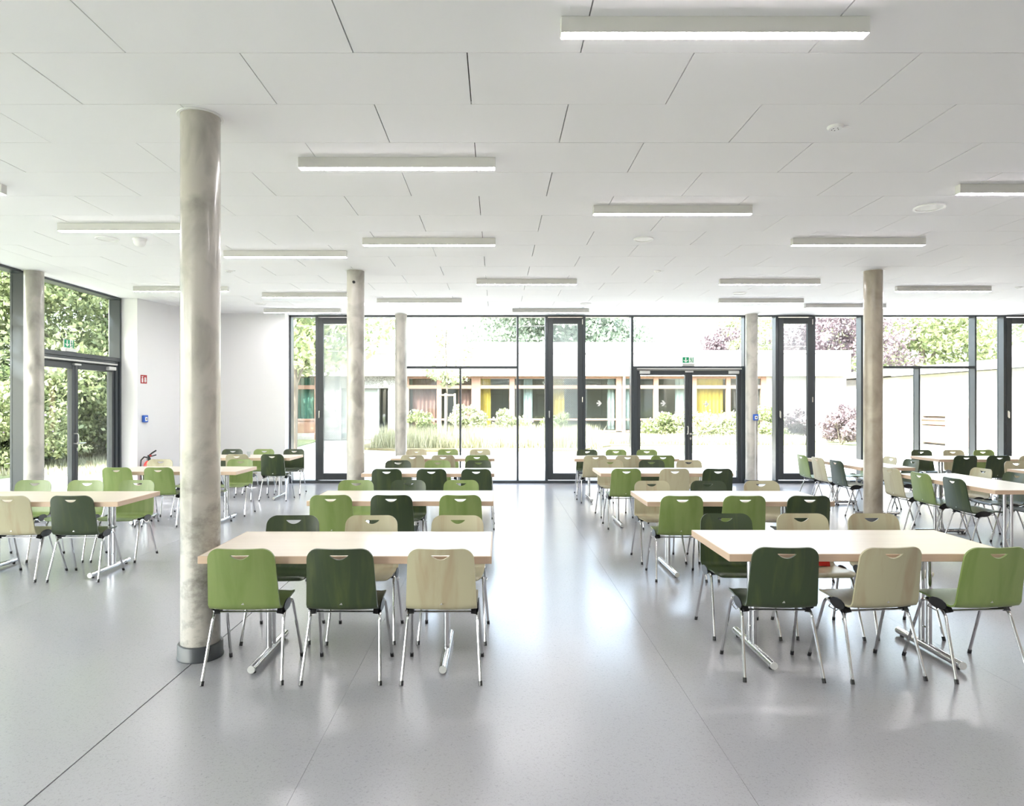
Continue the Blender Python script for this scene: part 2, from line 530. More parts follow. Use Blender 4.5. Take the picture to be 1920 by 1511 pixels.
# ------------------------------------------------------------------ double door in the back facade (door_1)
def double_door(name, loc, rz, width, height, sign=1):
    """local x runs along the door, y away from the room, z up; the leaves meet at x = 0"""
    d = struct(empty(name, loc, rz))
    hw = width / 2
    f = .075
    def bx(n, x0, x1, y0, y1, z0, z1, m, p=d, b=.004):
        return MB().bbox(x0, x1, y0, y1, z0, z1, b).build(n, m, p)
    bx('jamb', -hw, -hw + f, 0, .16, 0, height, M['alu'])
    bx('jamb', hw - f, hw, 0, .16, 0, height, M['alu'])
    bx('head', -hw + f, hw - f, 0, .16, height - .085, height, M['alu'])
    zl = height - .09
    for s in (-1, 1):
        lf = empty('leaf', (0, 0, 0), 0, d)
        xo, xi = s * (hw - f), s * .004
        a, b = min(xo, xi), max(xo, xi)
        st = .075
        m = MB()
        m.bbox(a, a + st, .02, .10, .01, zl, .004).bbox(b - st, b, .02, .10, .01, zl, .004)
        m.bbox(a + st, b - st, .02, .10, .01, .125, .004).bbox(a + st, b - st, .02, .10, zl - .10, zl, .004)
        m.build('leaf_frame', M['alu_soft'], lf)
        MB().box(a + st, b - st, .05, .07, .125, zl - .10).build('pane', M['glass'], lf)
        # closer body above the leaf
        cx = s * (hw - f - .16)
        MB().bbox(cx - .11, cx + .11, -.045, .02, zl - .075, zl - .015, .006).build('door_closer', M['silver'], lf)
    MB().bbox(-hw + f - .01, hw - f + .01, -.035, 0, height - .072, height - .045, .004).build('closer_rail', M['silver'], d)
    MB().bbox(-.085, .085, -.032, .02, zl - .045, zl - .015, .004).build('closing_selector', M['silver'], d)
    # lever on the active leaf, pull grip on the passive one
    hx, hz = .035, 1.06
    MB().lathe([(.022, 0), (.022, .012)], 16).xform(Matrix.Translation((hx, .008, hz)) @ Matrix.Rotation(R(90), 4, 'X')).tube(
        [(hx, .01, hz), (hx, -.045, hz), (hx + .02, -.055, hz), (hx + .13, -.055, hz)], .0095, 8).build('lever', M['steel'], d, 40)
    MB().lathe([(.018, 0), (.018, .010)], 14).xform(Matrix.Translation((hx, .010, hz - .09)) @ Matrix.Rotation(R(90), 4, 'X')).bbox(
        hx - .012, hx + .012, .002, .012, hz - .125, hz - .075, .004).build('lock_plate', M['steel'], d, 40)
    gx = -.035
    MB().tube([(gx, .02, hz + .16), (gx, -.04, hz + .16), (gx, -.055, hz + .14), (gx, -.055, hz + .02), (gx, -.04, hz), (gx, .02, hz)], .010, 8).build('pull_grip', M['steel'], d, 40)
    return d
dx0, dx1 = FX(1188), FX(1395.5)
d1 = double_door('door_1', ((dx0 + dx1) / 2, YF - .01, 0), 0, dx1 - dx0, FZ(686.5))
# arrow decals on the glass (white bird-strike arrows)
ARW = [(-.05, .018), (.0, .018), (-.03, .06), (.012, .06), (.06, 0), (.012, -.06), (-.03, -.06), (.0, -.018), (-.05, -.018)]
for ax, az in ((-.55, 1.72), (.38, 1.70)):
    MB().prism([(p[0], p[1]) for p in ARW], lambda p: (p[0] + ax, .046, p[1] + az), lambda p: (p[0] + ax, .0495, p[1] + az)).build('arrow_sticker', M['signwhite'], d1)
ax2, az2 = FX(1125), 1.72
MB().prism(ARW, lambda p: (p[0] + ax2, .15, p[1] + az2), lambda p: (p[0] + ax2, .1545, p[1] + az2)).build('arrow_sticker', M['signwhite'], w1)

# ------------------------------------------------------------------ side facade (window_2) and its double door (door_2)
w2 = struct(empty('window_2', (XL, 0, 0)))
def sbox(name, y0, y1, z0, z1, m=None, x0=-.20, x1=0.0):
    return MB().bbox(x0, x1, y0, y1, z0, z1, .004).build(name, m or M['alu'], w2)
sbox('bottom_rail', YB, 9.55, 0, .055)
sbox('top_rail', YB, 12.03, CH - .035, CH)
posts_y = [9.54 - 2.42 * k for k in range(6)]
for y in posts_y:
    sbox('mullion', y, y + .06, .055, CH - .035)
sbox('mullion', 11.98, 12.03, 0, CH - .035)
ZD = 2.53
sbox('transom', 9.60, 11.98, ZD - .07, ZD)
pys = sorted(posts_y)
for a, b in zip(pys[:-1], pys[1:]):
    MB().box(-.172, -.155, a + .06, b, .055, CH - .035).build('pane', M['glass'], w2)
MB().box(-.172, -.155, YB, pys[0], .055, CH - .035).build('pane', M['glass'], w2)
MB().box(-.172, -.155, 9.60, 11.98, ZD, CH - .035).build('pane', M['glass'], w2)
d2 = double_door('door_2', (XL - .02, (9.60 + 11.98) / 2 - .02, 0), R(90), 11.98 - 9.60 - .01, ZD - .07)

# ------------------------------------------------------------------ concrete columns
def stained_concrete(name, base, stain):
    m = mat(name, base, .30, noise=((4.5, 4.5, 3.2), stain, .45, .82, 12), bump=(60, .08), coat=.35)
    nt = m.node_tree; b = nt.nodes['Principled BSDF']
    src = b.inputs['Base Color'].links[0].from_socket
    tc = nt.nodes.new('ShaderNodeTexCoord'); sp = nt.nodes.new('ShaderNodeSeparateXYZ')
    nt.links.new(tc.outputs['Object'], sp.inputs[0])
    mr = nt.nodes.new('ShaderNodeMapRange'); mr.interpolation_type = 'SMOOTHSTEP'
    mr.inputs['From Min'].default_value = 1.9; mr.inputs['From Max'].default_value = .5
    mr.inputs['To Min'].default_value = 0; mr.inputs['To Max'].default_value = 1
    nt.links.new(sp.outputs['Z'], mr.inputs['Value'])
    mp = nt.nodes.new('ShaderNodeMapping'); mp.inputs['Scale'].default_value = (5, 5, 7); mp.inputs['Location'].default_value = (3.1, 1.7, .4)
    nt.links.new(tc.outputs['Object'], mp.inputs[0])
    nz = nt.nodes.new('ShaderNodeTexNoise'); nz.inputs['Scale'].default_value = 1; nz.inputs['Detail'].default_value = 9
    nz.inputs['Roughness'].default_value = .68
    nt.links.new(mp.outputs[0], nz.inputs['Vector'])
    r2 = nt.nodes.new('ShaderNodeMapRange'); r2.inputs['From Min'].default_value = .47; r2.inputs['From Max'].default_value = .66
    r2.inputs['To Max'].default_value = .8
    nt.links.new(nz.outputs['Fac'], r2.inputs['Value'])
    mu = nt.nodes.new('ShaderNodeMath'); mu.operation = 'MULTIPLY'
    nt.links.new(mr.outputs[0], mu.inputs[0]); nt.links.new(r2.outputs[0], mu.inputs[1])
    mx = nt.nodes.new('ShaderNodeMix'); mx.data_type = 'RGBA'
    mx.inputs[7].default_value = (.13, .125, .105, 1)
    nt.links.new(mu.outputs[0], mx.inputs[0]); nt.links.new(src, mx.inputs[6])
    nt.links.new(mx.outputs[2], b.inputs['Base Color'])
    return m
M['concrete_stained'] = stained_concrete('column_concrete_stained', (.47, .445, .395), (.22, .21, .18))
M['concrete_brown'] = mat('column_concrete_brown', (.40, .35, .275), .30, noise=((4.5, 4.5, 3.2), (.22, .185, .14), .42, .80, 12), bump=(60, .08), coat=.35)  # warm bounced light worked into this column's concrete colour
def column(x, y, label, cm='concrete'):
    c = empty('concrete_column', (x, y, 0))
    tag(c, label, 'column', 'round concrete columns', 'thing')
    MB().lathe([(.125, 0), (.125, CH + .001)], 40, close=False).build('shaft', M[cm], c, 40)
    MB().lathe([(.124, .0), (.146, 0), (.147, .012), (.143, .018), (.143, .092), (.138, .098), (.124, .098)], 40, close=False).build('base_ring', M['base_ring'], c, 40)
    MB().lathe([(.1255, -.001), (.145, -.001), (.148, -.004), (.146, -.008), (.128, -.009), (.1255, -.006)], 40, cz=CH, close=False).build('ceiling_collar', M['white'], c, 40)
    return c
CX, CXR = -1.985, 5.42
column(CX, 4.45, 'round concrete column standing at the end of the front table', 'concrete_stained')
cB = column(-2.03, 9.56, 'round concrete column rising behind the second table, small black fitting near its top')
column(-6.68, 9.58, 'round concrete column in front of the glazed side facade and double door')
column(-2.03, 14.10, 'slim-looking concrete column against the back glazing beside the narrow vent')
cE = column(CXR, 14.10, 'concrete column beside the back double door with a blue call box')
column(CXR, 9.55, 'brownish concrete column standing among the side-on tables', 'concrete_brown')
MB().lathe([(.0, .0), (.022, .0), (.018, .02), (.0, .024)], 12, close=False).xform(Matrix.Translation((0, -.124, 3.43)) @ Matrix.Rotation(R(90), 4, 'X')).build('black_fitting', M['black'], cB, 40)
MB().tube([(.03, -.128, .10), (.03, -.128, 1.36)], .008, 8).build('conduit', M['white'], cE, 40)

def call_box(name, M4, label):
    """blue manual call point: local x width, z height, front towards -y"""
    c = empty(name); c.matrix_world = M4
    tag(c, label, 'call box', 'blue call boxes')
    MB().bbox(-.052, .052, -.055, 0, -.065, .065, .008).build('housing', M['blue'], c)
    MB().bbox(-.030, .030, -.058, -.05, -.042, .030, .003).build('face_plate', M['white'], c)
    MB().lathe([(.013, 0), (.013, .006)], 14).xform(Matrix.Translation((0, -.0575, -.004)) @ Matrix.Rotation(R(90), 4, 'X')).build('button', M['black'], c)
    return c
call_box('call_box', Matrix.Translation((CXR + .03, 14.10 - .123, 1.425)), 'blue call box mounted on the concrete column by the back door')

# oblique wall fittings
wd = (Vector((WB[0], WB[1], 0)) - Vector((WA[0], WA[1], 0))); wl_len = wd.length; wd.normalize()
wn_ = Vector((wd.y, -wd.x, 0))                    # into the room
def wall_frame(s, z, off=.001):
    p = Vector((WA[0], WA[1], 0)) + wd * s + wn_ * off + Vector((0, 0, z))
    m = Matrix((( wd.x, -wn_.x, 0, p.x), (wd.y, -wn_.y, 0, p.y), (0, 0, 1, p.z), (0, 0, 0, 1)))
    return m
call_box('call_box', wall_frame(.16, 1.43), 'blue call box on the white wall above the fire extinguisher')

es = empty('extinguisher_sign'); es.matrix_world = wall_frame(.155, 2.155)
tag(es, 'red square fire extinguisher sign on the white wall', 'sign')
MB().bbox(-.078, .078, -.004, 0, -.078, .078, .001).build('plate', M['sign_red'], es)
ext_pts = [(-.052, -.058), (-.020, -.058), (-.020, .012), (-.028, .026), (-.028, .040), (-.012, .052), (-.016, .060), (-.036, .050), (-.050, .058), (-.056, .048), (-.042, .036), (-.042, .026), (-.052, .012)]
MB().prism(ext_pts, lambda p: (p[0], -.0065, p[1]), lambda p: (p[0], -.0038, p[1])).build('bottle_symbol', M['signwhite'], es)
flame = [(.020, -.058), (.048, -.056), (.060, -.030), (.052, .0), (.056, .028), (.044, .018), (.040, .050), (.026, .025), (.020, .045), (.012, .010), (.016, -.010), (.006, -.030)]
MB().prism(flame, lambda p: (p[0], -.0065, p[1]), lambda p: (p[0], -.0038, p[1])).build('flame_symbol', M['signwhite'], es)

fx = wall_frame(.10, 0, .16).translation
fe = empty('fire_extinguisher', (fx.x, fx.y, 0), R(20))
fe.scale = (1.1, 1.1, 1.1)
tag(fe, 'red fire extinguisher with black hose and valve standing by the white wall', 'fire extinguisher')
MB().lathe([(.0, .0), (.075, .0), (.08, .012), (.08, .50), (.074, .545), (.055, .585), (.03, .61), (.0, .612)], 24, close=False).build('cylinder_body', M['red'], fe, 40)
MB().lathe([(.030, .60), (.032, .64), (.022, .655), (.022, .70), (.0, .70)], 16, close=False).build('valve', M['black'], fe, 40)
MB().tube([(0, .01, .69), (.05, .01, .735), (.11, .01, .775)], .012, 8).tube([(0, .01, .67), (.06, .01, .685), (.11, .01, .70)], .010, 8).build('grip', M['black'], fe, 40)
MB().tube([(-.02, 0, .66), (-.07, 0, .67), (-.115, 0, .62), (-.125, 0, .50), (-.11, 0, .30), (-.10, 0, .16)], .012, 8).build('hose', M['black'], fe, 40)
MB().lathe([(.008, 0), (.018, .01), (.018, .03)], 10, cx=.03, cy=-.03, cz=.675).build('gauge', M['red'], fe, 40)

# exit signs
def exit_sign(M4, label):
    e = empty('exit_sign'); e.matrix_world = M4
    tag(e, label, 'exit sign', 'green exit signs')
    MB().bbox(-.135, .135, -.05, .03, 0, .055, .006).build('housing', M['silver'], e)
    MB().bbox(-.122, .122, -.012, .0, .065, .195, .002).build('plate', M['signwhite'], e)
    y = lambda p, k: (p[0], -.0125 - k, p[1])
    MB().prism([(-.120, .068), (.016, .068), (.016, .192), (-.120, .192)], lambda p: y(p, 0), lambda p: y(p, .002)).build('green_field', M['green'], e)
    arrow = [(-.052, .080), (.004, .128), (-.022, .128), (-.040, .112), (-.040, .182), (-.064, .182), (-.064, .112), (-.082, .128), (-.108, .128)]
    MB().prism([(p[0], p[1]) for p in arrow], lambda p: y(p, .0021), lambda p: y(p, .0035)).build('arrow', M['signwhite'], e)
    door = MB()
    for q in ([(.098, .068), (.120, .068), (.120, .192), (.098, .192)],):
        door.prism(q, lambda p: y(p, 0), lambda p: y(p, .002))
    door.build('door_symbol', M['green'], e)
    fig = MB()
    def limb(a, b, w):
        dx, dz = b[0] - a[0], b[1] - a[1]; l = math.hypot(dx, dz); nx, nz = -dz / l * w, dx / l * w
        fig.prism([(a[0] + nx, a[1] + nz), (a[0] - nx, a[1] - nz), (b[0] - nx, b[1] - nz), (b[0] + nx, b[1] + nz)], lambda p: y(p, 0), lambda p: y(p, .002))
    fig.prism([(.060 + .011 * math.cos(t * .628), .175 + .011 * math.sin(t * .628)) for t in range(10)], lambda p: y(p, 0), lambda p: y(p, .002))
    limb((.058, .160), (.066, .122), .008)
    limb((.066, .122), (.086, .106), .006); limb((.086, .106), (.082, .076), .005)
    limb((.066, .122), (.056, .096), .006); limb((.056, .096), (.030, .090), .005)
    limb((.058, .157), (.084, .142), .005); limb((.058, .157), (.036, .140), .005)
    fig.build('running_figure', M['green'], e)
    return e
exit_sign(Matrix.Translation((FX(1291.5), YF + .06, FZ(686.2) + .001)), 'green exit sign above the double door in the back glazing')
exit_sign(Matrix.Translation((XL - .06, 10.63, ZD + .001)) @ Matrix.Rotation(R(90), 4, 'Z'), 'green exit sign above the double door in the side glazing')

# ------------------------------------------------------------------ ceiling lamps and devices
def lamp_label(i): return LAMPS[i][3]
CZ = CH
LW = 1.54
# (row index, pixel of the left end or None, pixel of the right end, label)
LAMPS = [
    (-1, 1053, 1632, 'long white linear ceiling lamp, the largest, closest overhead'),
    (2, 557.6, 930, 'white linear ceiling lamp just ahead of the front round column'),
    (4, 1112.6, 1411.7, 'white linear ceiling lamp above the second table right of the aisle'),
    (5, 107, None, 'white linear ceiling lamp above the side door, partly behind the front column'),
    (6, 679, 929, 'white linear ceiling lamp between the two left columns, one row beyond the second'),
    (7, 418, 650, 'white linear ceiling lamp ending just before the second left column'),
    (3, 1800.3, None, 'white linear ceiling lamp cut by the right picture edge'),
    (6, 1487.4, 1735.9, 'white linear ceiling lamp in front of the brownish right column'),
    (10, 893.5, 1082, 'white linear ceiling lamp over the middle of the aisle'),
    (10, 1350, 1538.6, 'white linear ceiling lamp over the right tables, same row as the aisle lamp'),
    (11, 249.2, None, 'white linear ceiling lamp by the white oblique wall behind the front column'),
    (12, 491, None, 'white linear ceiling lamp running behind the second left column'),
    (13, 706.3, 865.8, 'white linear ceiling lamp just before the rear left column'),
    (15, 494, 639, 'white linear ceiling lamp of the last row near the back white wall'),
    (15, 960.4, 1104.8, 'white linear ceiling lamp of the last row above the second narrow vent'),
    (13, 1348, 1508, 'white linear ceiling lamp just before the column at the back door'),
    (14, 1510.5, 1662, 'white linear ceiling lamp passing behind the brownish right column'),
    (11, 1682.8, 1859, 'white linear ceiling lamp right of the brownish column, far side'),
    (3, None, 2.7, 'white linear ceiling lamp cut by the left picture edge'),
]
# unseen lamps: pattern continued behind the camera, more added to brighten the right side
EXTRA = [(-.6, -.4), (-3.6, 1.0), (4.6, 1.6), (1.8, -2.2), (-4.4, -2.8), (6.4, -1.6), (8.8, 3.3), (9.0, 7.7), (7.6, .4), (10.8, 1.6), (11.0, 5.3), (3.2, -.2)]
def make_lamp():
    o = empty('linear_ceiling_lamp')
    MB().bbox(-LW / 2, LW / 2, -.033, .033, -.080, 0, .002).build('housing', M['lamp_body'], o)
    MB().box(-LW / 2 + .006, LW / 2 - .006, -.0285, .0285, -.0835, -.079).build('diffuser', M['lamp'], o)
    return o
proto = None
for i, (row, a, b, lab) in enumerate(LAMPS):
    y = B0 + (row + .5) * D
    yf = y - .033
    toX = lambda p: (p - 931) * yf / 1244
    if a is None: x = toX(b) - LW / 2
    elif b is None: x = toX(a) + LW / 2
    else: x = (toX(a) + toX(b)) / 2
    o = make_lamp() if proto is None else copy_tree(proto)
    proto = proto or o
    o.location = (x, y, CH)
    tag(o, lab, 'ceiling lamp', 'linear ceiling lamps')

for i, (x, y) in enumerate(EXTRA):
    o = copy_tree(proto); o.location = (x, y, CH)
    tag(o, 'white linear ceiling lamp out of the picture behind or beside the camera', 'ceiling lamp', 'linear ceiling lamps out of view')

def ceiling_at(px, py):
    y = 1244 * (CH - EYE) / (759.5 - py)
    return (px - 931) * y / 1244, y
def speaker(px, py, d, label):
    x, y = ceiling_at(px, py)
    o = empty('ceiling_speaker', (x, y, CH)); tag(o, label, 'speaker', 'round ceiling speakers')
    r = d / 2
    MB().lathe([(r * .82, -.004), (r * .86, -.012), (r * .97, -.012), (r, -.006), (r, 0)], 32, close=False).build('rim', M['white'], o, 40)
    MB().lathe([(.0, -.009), (r * .5, -.008), (r * .82, -.004)], 32, close=False).build('grille', M['signwhite'], o, 40)
    return o
speaker(201, 447.2, .25, 'round white ceiling speaker beside the domed sensor')
speaker(1742.6, 388.5, .28, 'large round white ceiling speaker near the lamp at the right edge')
speaker(1207, 448, .23, 'round white ceiling speaker behind the lamp over the right tables')
speaker(1387, 549.4, .23, 'round white ceiling speaker between the lamps before the back door')
speaker(1098, 569, .21, 'round white ceiling speaker close to the last-row lamp over the aisle')
speaker(488.5, 569, .22, 'round white ceiling speaker close to the back white wall')
sx, sy = ceiling_at(262, 448)
so = empty('motion_sensor', (sx, sy, CH)); tag(so, 'white domed ceiling sensor beside the round speaker', 'sensor')
MB().lathe([(.075, 0), (.078, -.012), (.070, -.025)], 24).build('base', M['white'], so, 40)
MB().lathe([(.066, -.022), (.066, -.05), (.050, -.078), (.025, -.09), (.0, -.092)], 24, close=False).build('dome', M['signwhite'], so, 40)
def smoke(px, py, label):
    x, y = ceiling_at(px, py)
    o = empty('smoke_detector', (x, y, CH)); tag(o, label, 'smoke detector', 'smoke detectors on the ceiling')
    MB().lathe([(.052, 0), (.052, -.008), (.044, -.018), (.0, -.020)], 24, close=False).build('detector_disc', M['white'], o, 40)
    for k in range(5):
        a = k * 1.2566
        MB().lathe([(.0045, 0), (.0045, .0015)], 8, cx=.022 * math.cos(a), cy=.022 * math.sin(a), cz=-.0212).build('vent_hole', M['black'], o)
    MB().lathe([(.019, 0), (.019, -.006), (.0, -.008)], 14, cx=.075, close=False).build('indicator', M['white'], o, 40)
smoke(1566, 237, 'white smoke detector with small indicator behind the largest lamp')
smoke(1232.8, 508, 'small white smoke detector above the third table of the door row')
smoke(1910, 538, 'small white smoke detector at the right edge beside the far lamp')
smoke(429, 507.5, 'small white smoke detector just right of the front column')

# ------------------------------------------------------------------ chairs
PROF = [(.197, .438), (.186, .450), (.165, .4555), (.10, .455), (.0, .447), (-.08, .439), (-.135, .4355), (-.160, .4385), (-.178, .447), (-.191, .462),
        (-.198, .482), (-.212, .55), (-.233, .65), (-.254, .75), (-.270, .825)]
def smooth_profile():
    P = [Vector(p) for p in PROF]
    out = []
    n = len(P)
    for i in range(n - 1):
        p0, p1, p2, p3 = P[max(i - 1, 0)], P[i], P[i + 1], P[min(i + 2, n - 1)]
        for k in range(5):
            t = k / 5
            out.append(.5 * ((2 * p1) + (p2 - p0) * t + (2 * p0 - 5 * p1 + 4 * p2 - p3) * t * t + (3 * p1 - p0 - 3 * p2 + p3) * t ** 3))
    out.append(P[-1])
    return out
SP = smooth_profile()
SL = [0]
for a, b in zip(SP[:-1], SP[1:]): SL.append(SL[-1] + (b - a).length)
SLEN = SL[-1]
def prof_at(v):
    v = min(max(v, 0), SLEN)
    for i in range(len(SL) - 1):
        if v <= SL[i + 1] or i == len(SL) - 2:
            t = (v - SL[i]) / (SL[i + 1] - SL[i])
            p = SP[i].lerp(SP[i + 1], t)
            d0 = (SP[min(i + 1, len(SP) - 1)] - SP[max(i - 1, 0)]).normalized(); d1 = (SP[min(i + 2, len(SP) - 1)] - SP[i]).normalized()
            d = d0.lerp(d1, t).normalized()
            return p, d
VB = next(SL[i] for i, p in enumerate(SP) if p.x <= -.19)          # where the back starts
def half_w(v):
    if v < VB: return .215 - .004 * (1 - v / VB)
    t = (v - VB) / (SLEN - VB)
    return .215 - .019 * t
def shell_mesh():
    out = []
    r0, r1 = .055, .078
    def corner(vc, sgn_v, r, n, wv):
        pts = []
        for k in range(n + 1):
            a = math.pi / 2 * k / n
            pts.append((wv - r + r * math.sin(a), vc - sgn_v * (r - r * math.cos(a)) if False else None))
        return pts
    right = []
    # front corner (v = 0)
    w0 = half_w(0)
    for k in range(7):
        a = math.pi / 2 * k / 6
        right.append((w0 - r0 + r0 * math.sin(a), r0 - r0 * math.cos(a)))
    v = r0 + .03
    while v < SLEN - r1 - .01:
        right.append((half_w(v), v)); v += .033
    w1_ = half_w(SLEN - r1)
    for k in range(10):
        a = math.pi / 2 * k / 9
        right.append((w1_ - r1 + r1 * math.cos(a), SLEN - r1 + r1 * math.sin(a)))
    top = [(x, SLEN) for x in (.08, .04, 0, -.04, -.08)]
    bot = [(x, 0) for x in (-.12, -.06, 0, .06, .12)]
    outline = right + top + [(-x, v) for x, v in reversed(right)] + bot
    hv = SLEN - .036
    hole = []
    for k in range(11):
        t = k / 10
        hole.append((-.058 + .116 * t, hv))
    for k in range(1, 12):
        t = k / 12
        hole.append((.058 - .116 * t, hv - .030 * math.sin(math.pi * t) ** .8))
    pts = [Vector(p) for p in outline]; n1 = len(pts)
    pts += [Vector(p) for p in hole]
    e = [(i, (i + 1) % n1) for i in range(n1)] + [(n1 + i, n1 + (i + 1) % len(hole)) for i in range(len(hole))]
    vv = .03
    while vv < SLEN - .02:
        step = .035
        if VB - .10 < vv < VB + .03: step = .014
        for k in range(-4, 5):
            x = k * .045
            if abs(x) > half_w(vv) - .02: continue
            if vv > SLEN - r1 and abs(x) > half_w(vv) - r1 * .6: continue
            if vv < r0 and abs(x) > half_w(vv) - r0 * .6: continue
            if hv - .045 < vv and abs(x) < .075 and vv < hv + .015: continue
            pts.append(Vector((x, vv)))
        vv += step
    vo, eo, fo_, _, _, _ = delaunay_2d_cdt(pts, e, [], 1, 1e-5)
    def in_poly(p, poly):
        c = False; n = len(poly)
        for i in range(n):
            a, b = poly[i], poly[(i + 1) % n]
            if (a[1] > p[1]) != (b[1] > p[1]) and p[0] < (b[0] - a[0]) * (p[1] - a[1]) / (b[1] - a[1]) + a[0]: c = not c
        return c
    tris = []
    for f in fo_:
        c = sum((vo[i] for i in f), Vector((0, 0))) / len(f)
        if in_poly(c, hole) or not in_poly(c, outline): continue
        tris.append(tuple(f))
    th = .0055
    V, F = [], []
    for p in vo:
        q, d = prof_at(p.y)
        nrm = Vector((d.y, -d.x))            # profile runs front -> back -> up
        nrm = Vector((-nrm.x, -nrm.y)) if False else nrm
        # orient the normal to the sitter side (up on the seat, forward on the back)
        if nrm.dot(Vector((.55, .85))) < 0: nrm = -nrm
        t = min(max((p.y - VB * .75) / (SLEN - VB * .75), 0), 1)
        cur = .12 + .55 * t
        o = cur * p.x * p.x
        c = q + nrm * o
        V.append(((p.x), c.x + nrm.x * th, c.y + nrm.y * th))
        V.append(((p.x), c.x - nrm.x * th, c.y - nrm.y * th))
    cnt = {}
    for f in tris:
        F.append(tuple(2 * i for i in f)); F.append(tuple(2 * i + 1 for i in reversed(f)))
        for i in range(3):
            k = (f[i], f[(i + 1) % 3]); cnt[tuple(sorted(k))] = cnt.get(tuple(sorted(k)), 0) + 1
    for (a, b), c in cnt.items():
        if c == 1: F.append((2 * a, 2 * b, 2 * b + 1, 2 * a + 1))
    m = MB(); m.v, m.f = V, F
    return m

def bend(pts, r, n=4):
    """round the inner corners of a polyline"""
    P = [Vector(p) for p in pts]; out = [P[0]]
    for i in range(1, len(P) - 1):
        a, b, c = P[i - 1], P[i], P[i + 1]
        d0, d1 = (a - b).normalized(), (c - b).normalized()
        rr = min(r, (a - b).length * .45, (c - b).length * .45)
        s, e = b + d0 * rr, b + d1 * rr
        for k in range(n + 1):
            t = k / n
            out.append(s.lerp(b, t).lerp(b.lerp(e, t), t))
    out.append(P[-1])
    return out

SHELL = {}
base_me = shell_mesh().mesh('seat_shell', 50)
for c in ('leaf', 'dark', 'natural'):
    me = base_me.copy(); me.materials.clear(); me.materials.append(M[c]); SHELL[c] = me
def frame_mesh(s):
    pts = bend([(s * .238, -.225, .006), (s * .213, -.098, .398), (s * .213, .090, .437), (s * .236, .238, .006)], .045)
    return MB().tube(pts, .0092, 8)
def make_chair(color):
    o = empty('plywood_chair')
    link('seat_shell', SHELL[color], None, o)
    for s in (-1, 1):
        f = frame_mesh(s).build('leg_frame', M['chrome'], o, 40)
        for fx_, fy in ((.238, -.225), (.236, .238)):
            dy = .010 if fy < 0 else -.010
            MB().tube([(s * fx_, fy, .0), (s * (fx_ - .0018), fy + dy * .9, .026)], .0118, 8).build('foot_cap', M['black'], f, 40)
        pad = [(-.125, .402), (-.10, .432), (-.05, .441), (.02, .442), (.07, .445), (.08, .430), (.0, .412), (-.06, .400), (-.10, .392)]
        MB().prism(pad, lambda p: (s * .176, p[0], p[1]), lambda p: (s * .206, p[0], p[1] - .004)).build('side_pad', M['black'], o, 30)
        disc = [(-.045 + .075 * math.cos(t * .5236), .436 + .034 * math.sin(t * .5236)) for t in range(12)]
        MB().prism(disc, lambda p: (s * .2175, p[0], p[1]), lambda p: (s * .2235, p[0], p[1])).build('stacking_bumper', M['black'], o, 30)
    MB().bbox(-.206, .206, -.112, -.090, .400, .409, .003).build('cross_bar', M['chrome'], o)
    MB().bbox(-.206, .206, .050, .072, .425, .434, .003).build('cross_bar', M['chrome'], o)
    MB().tube(bend([(-.224, -.06, .405), (-.236, -.06, .392), (-.236, .02, .398), (-.224, .02, .412)], .012, 3), .0035, 6).build('row_connector', M['chrome'], o, 40)
    MB().prism([(-.009, -.006), (.009, -.006), (.004, .006), (-.002, .002)], lambda p: (p[0], -.2125, .485 + p[1]), lambda p: (p[0], -.2105, .485 + p[1])).build('maker_mark', M['steel'], o)
    return o
CHAIR = {c: None for c in SHELL}
CNAME = {'leaf': 'leaf-green', 'dark': 'dark green', 'natural': 'natural birch'}
chairs = []
def chair(x, y, rz, color, label):
    if CHAIR[color] is None:
        o = CHAIR[color] = make_chair(color)
    else:
        o = copy_tree(CHAIR[color])
    o.location = (x, y, 0); o.rotation_euler = (0, 0, R(rz))
    tag(o, f"{CNAME[color]} plywood chair, {label}", 'chair', 'plywood shell chairs at the tables')
    chairs.append(o)
    return o

# ------------------------------------------------------------------ tables
TH = .755
def make_table():
    t = empty('dining_table')
    top = MB().bbox(-.893, .893, -.393, .393, TH - .046, TH, .002).build('tabletop', M['top'], t)
    eb = MB()
    for (x0, x1, y0, y1) in ((-.9, .9, -.4, -.3925), (-.9, .9, .3925, .4), (-.9, -.8925, -.3925, .3925), (.8925, .9, -.3925, .3925)):
        eb.bbox(x0, x1, y0, y1, TH - .047, TH - .0004, .002)
    eb.build('edge_band', M['beech'], top)
    for s in (-1, 1):
        x = s * .595
        fb = MB().tube([(x, -.335, .036), (x, .335, .036)], .025, 16).build('foot_bar', M['chrome'], t, 40)
        for e in (-1, 1):
            MB().tube([(x, e * .335, .036), (x, e * .341, .036)], .0235, 16).build('end_cap', M['silver'], fb, 40)
            MB().lathe([(.014, 0), (.014, .016)], 12, cx=x, cy=e * .29).build('levelling_pad', M['black'], fb)
            MB().tube([(x, .03 + e * .039, .055), (x, .03 + e * .039, TH - .055)], .0185, 14).build('post', M['chrome'], t, 40)
        for z in (TH - .10, .16):
            MB().tube([(x, -.006, z), (x, .066, z)], .006, 8).build('rung', M['chrome'], t, 40)
        MB().bbox(x - .035, x + .035, -.30, .30, TH - .056, TH - .046, .002).build('top_bracket', M['black'], t)
    return t
TPROTO = None
def table(xc, yc, rz, label):
    global TPROTO
    t = TPROTO = make_table() if TPROTO is None else TPROTO
    if 'label' in t: t = copy_tree(TPROTO)
    t.location = (xc, yc, 0); t.rotation_euler = (0, 0, R(rz))
    tag(t, label, 'table', 'beech dining tables')
    return t

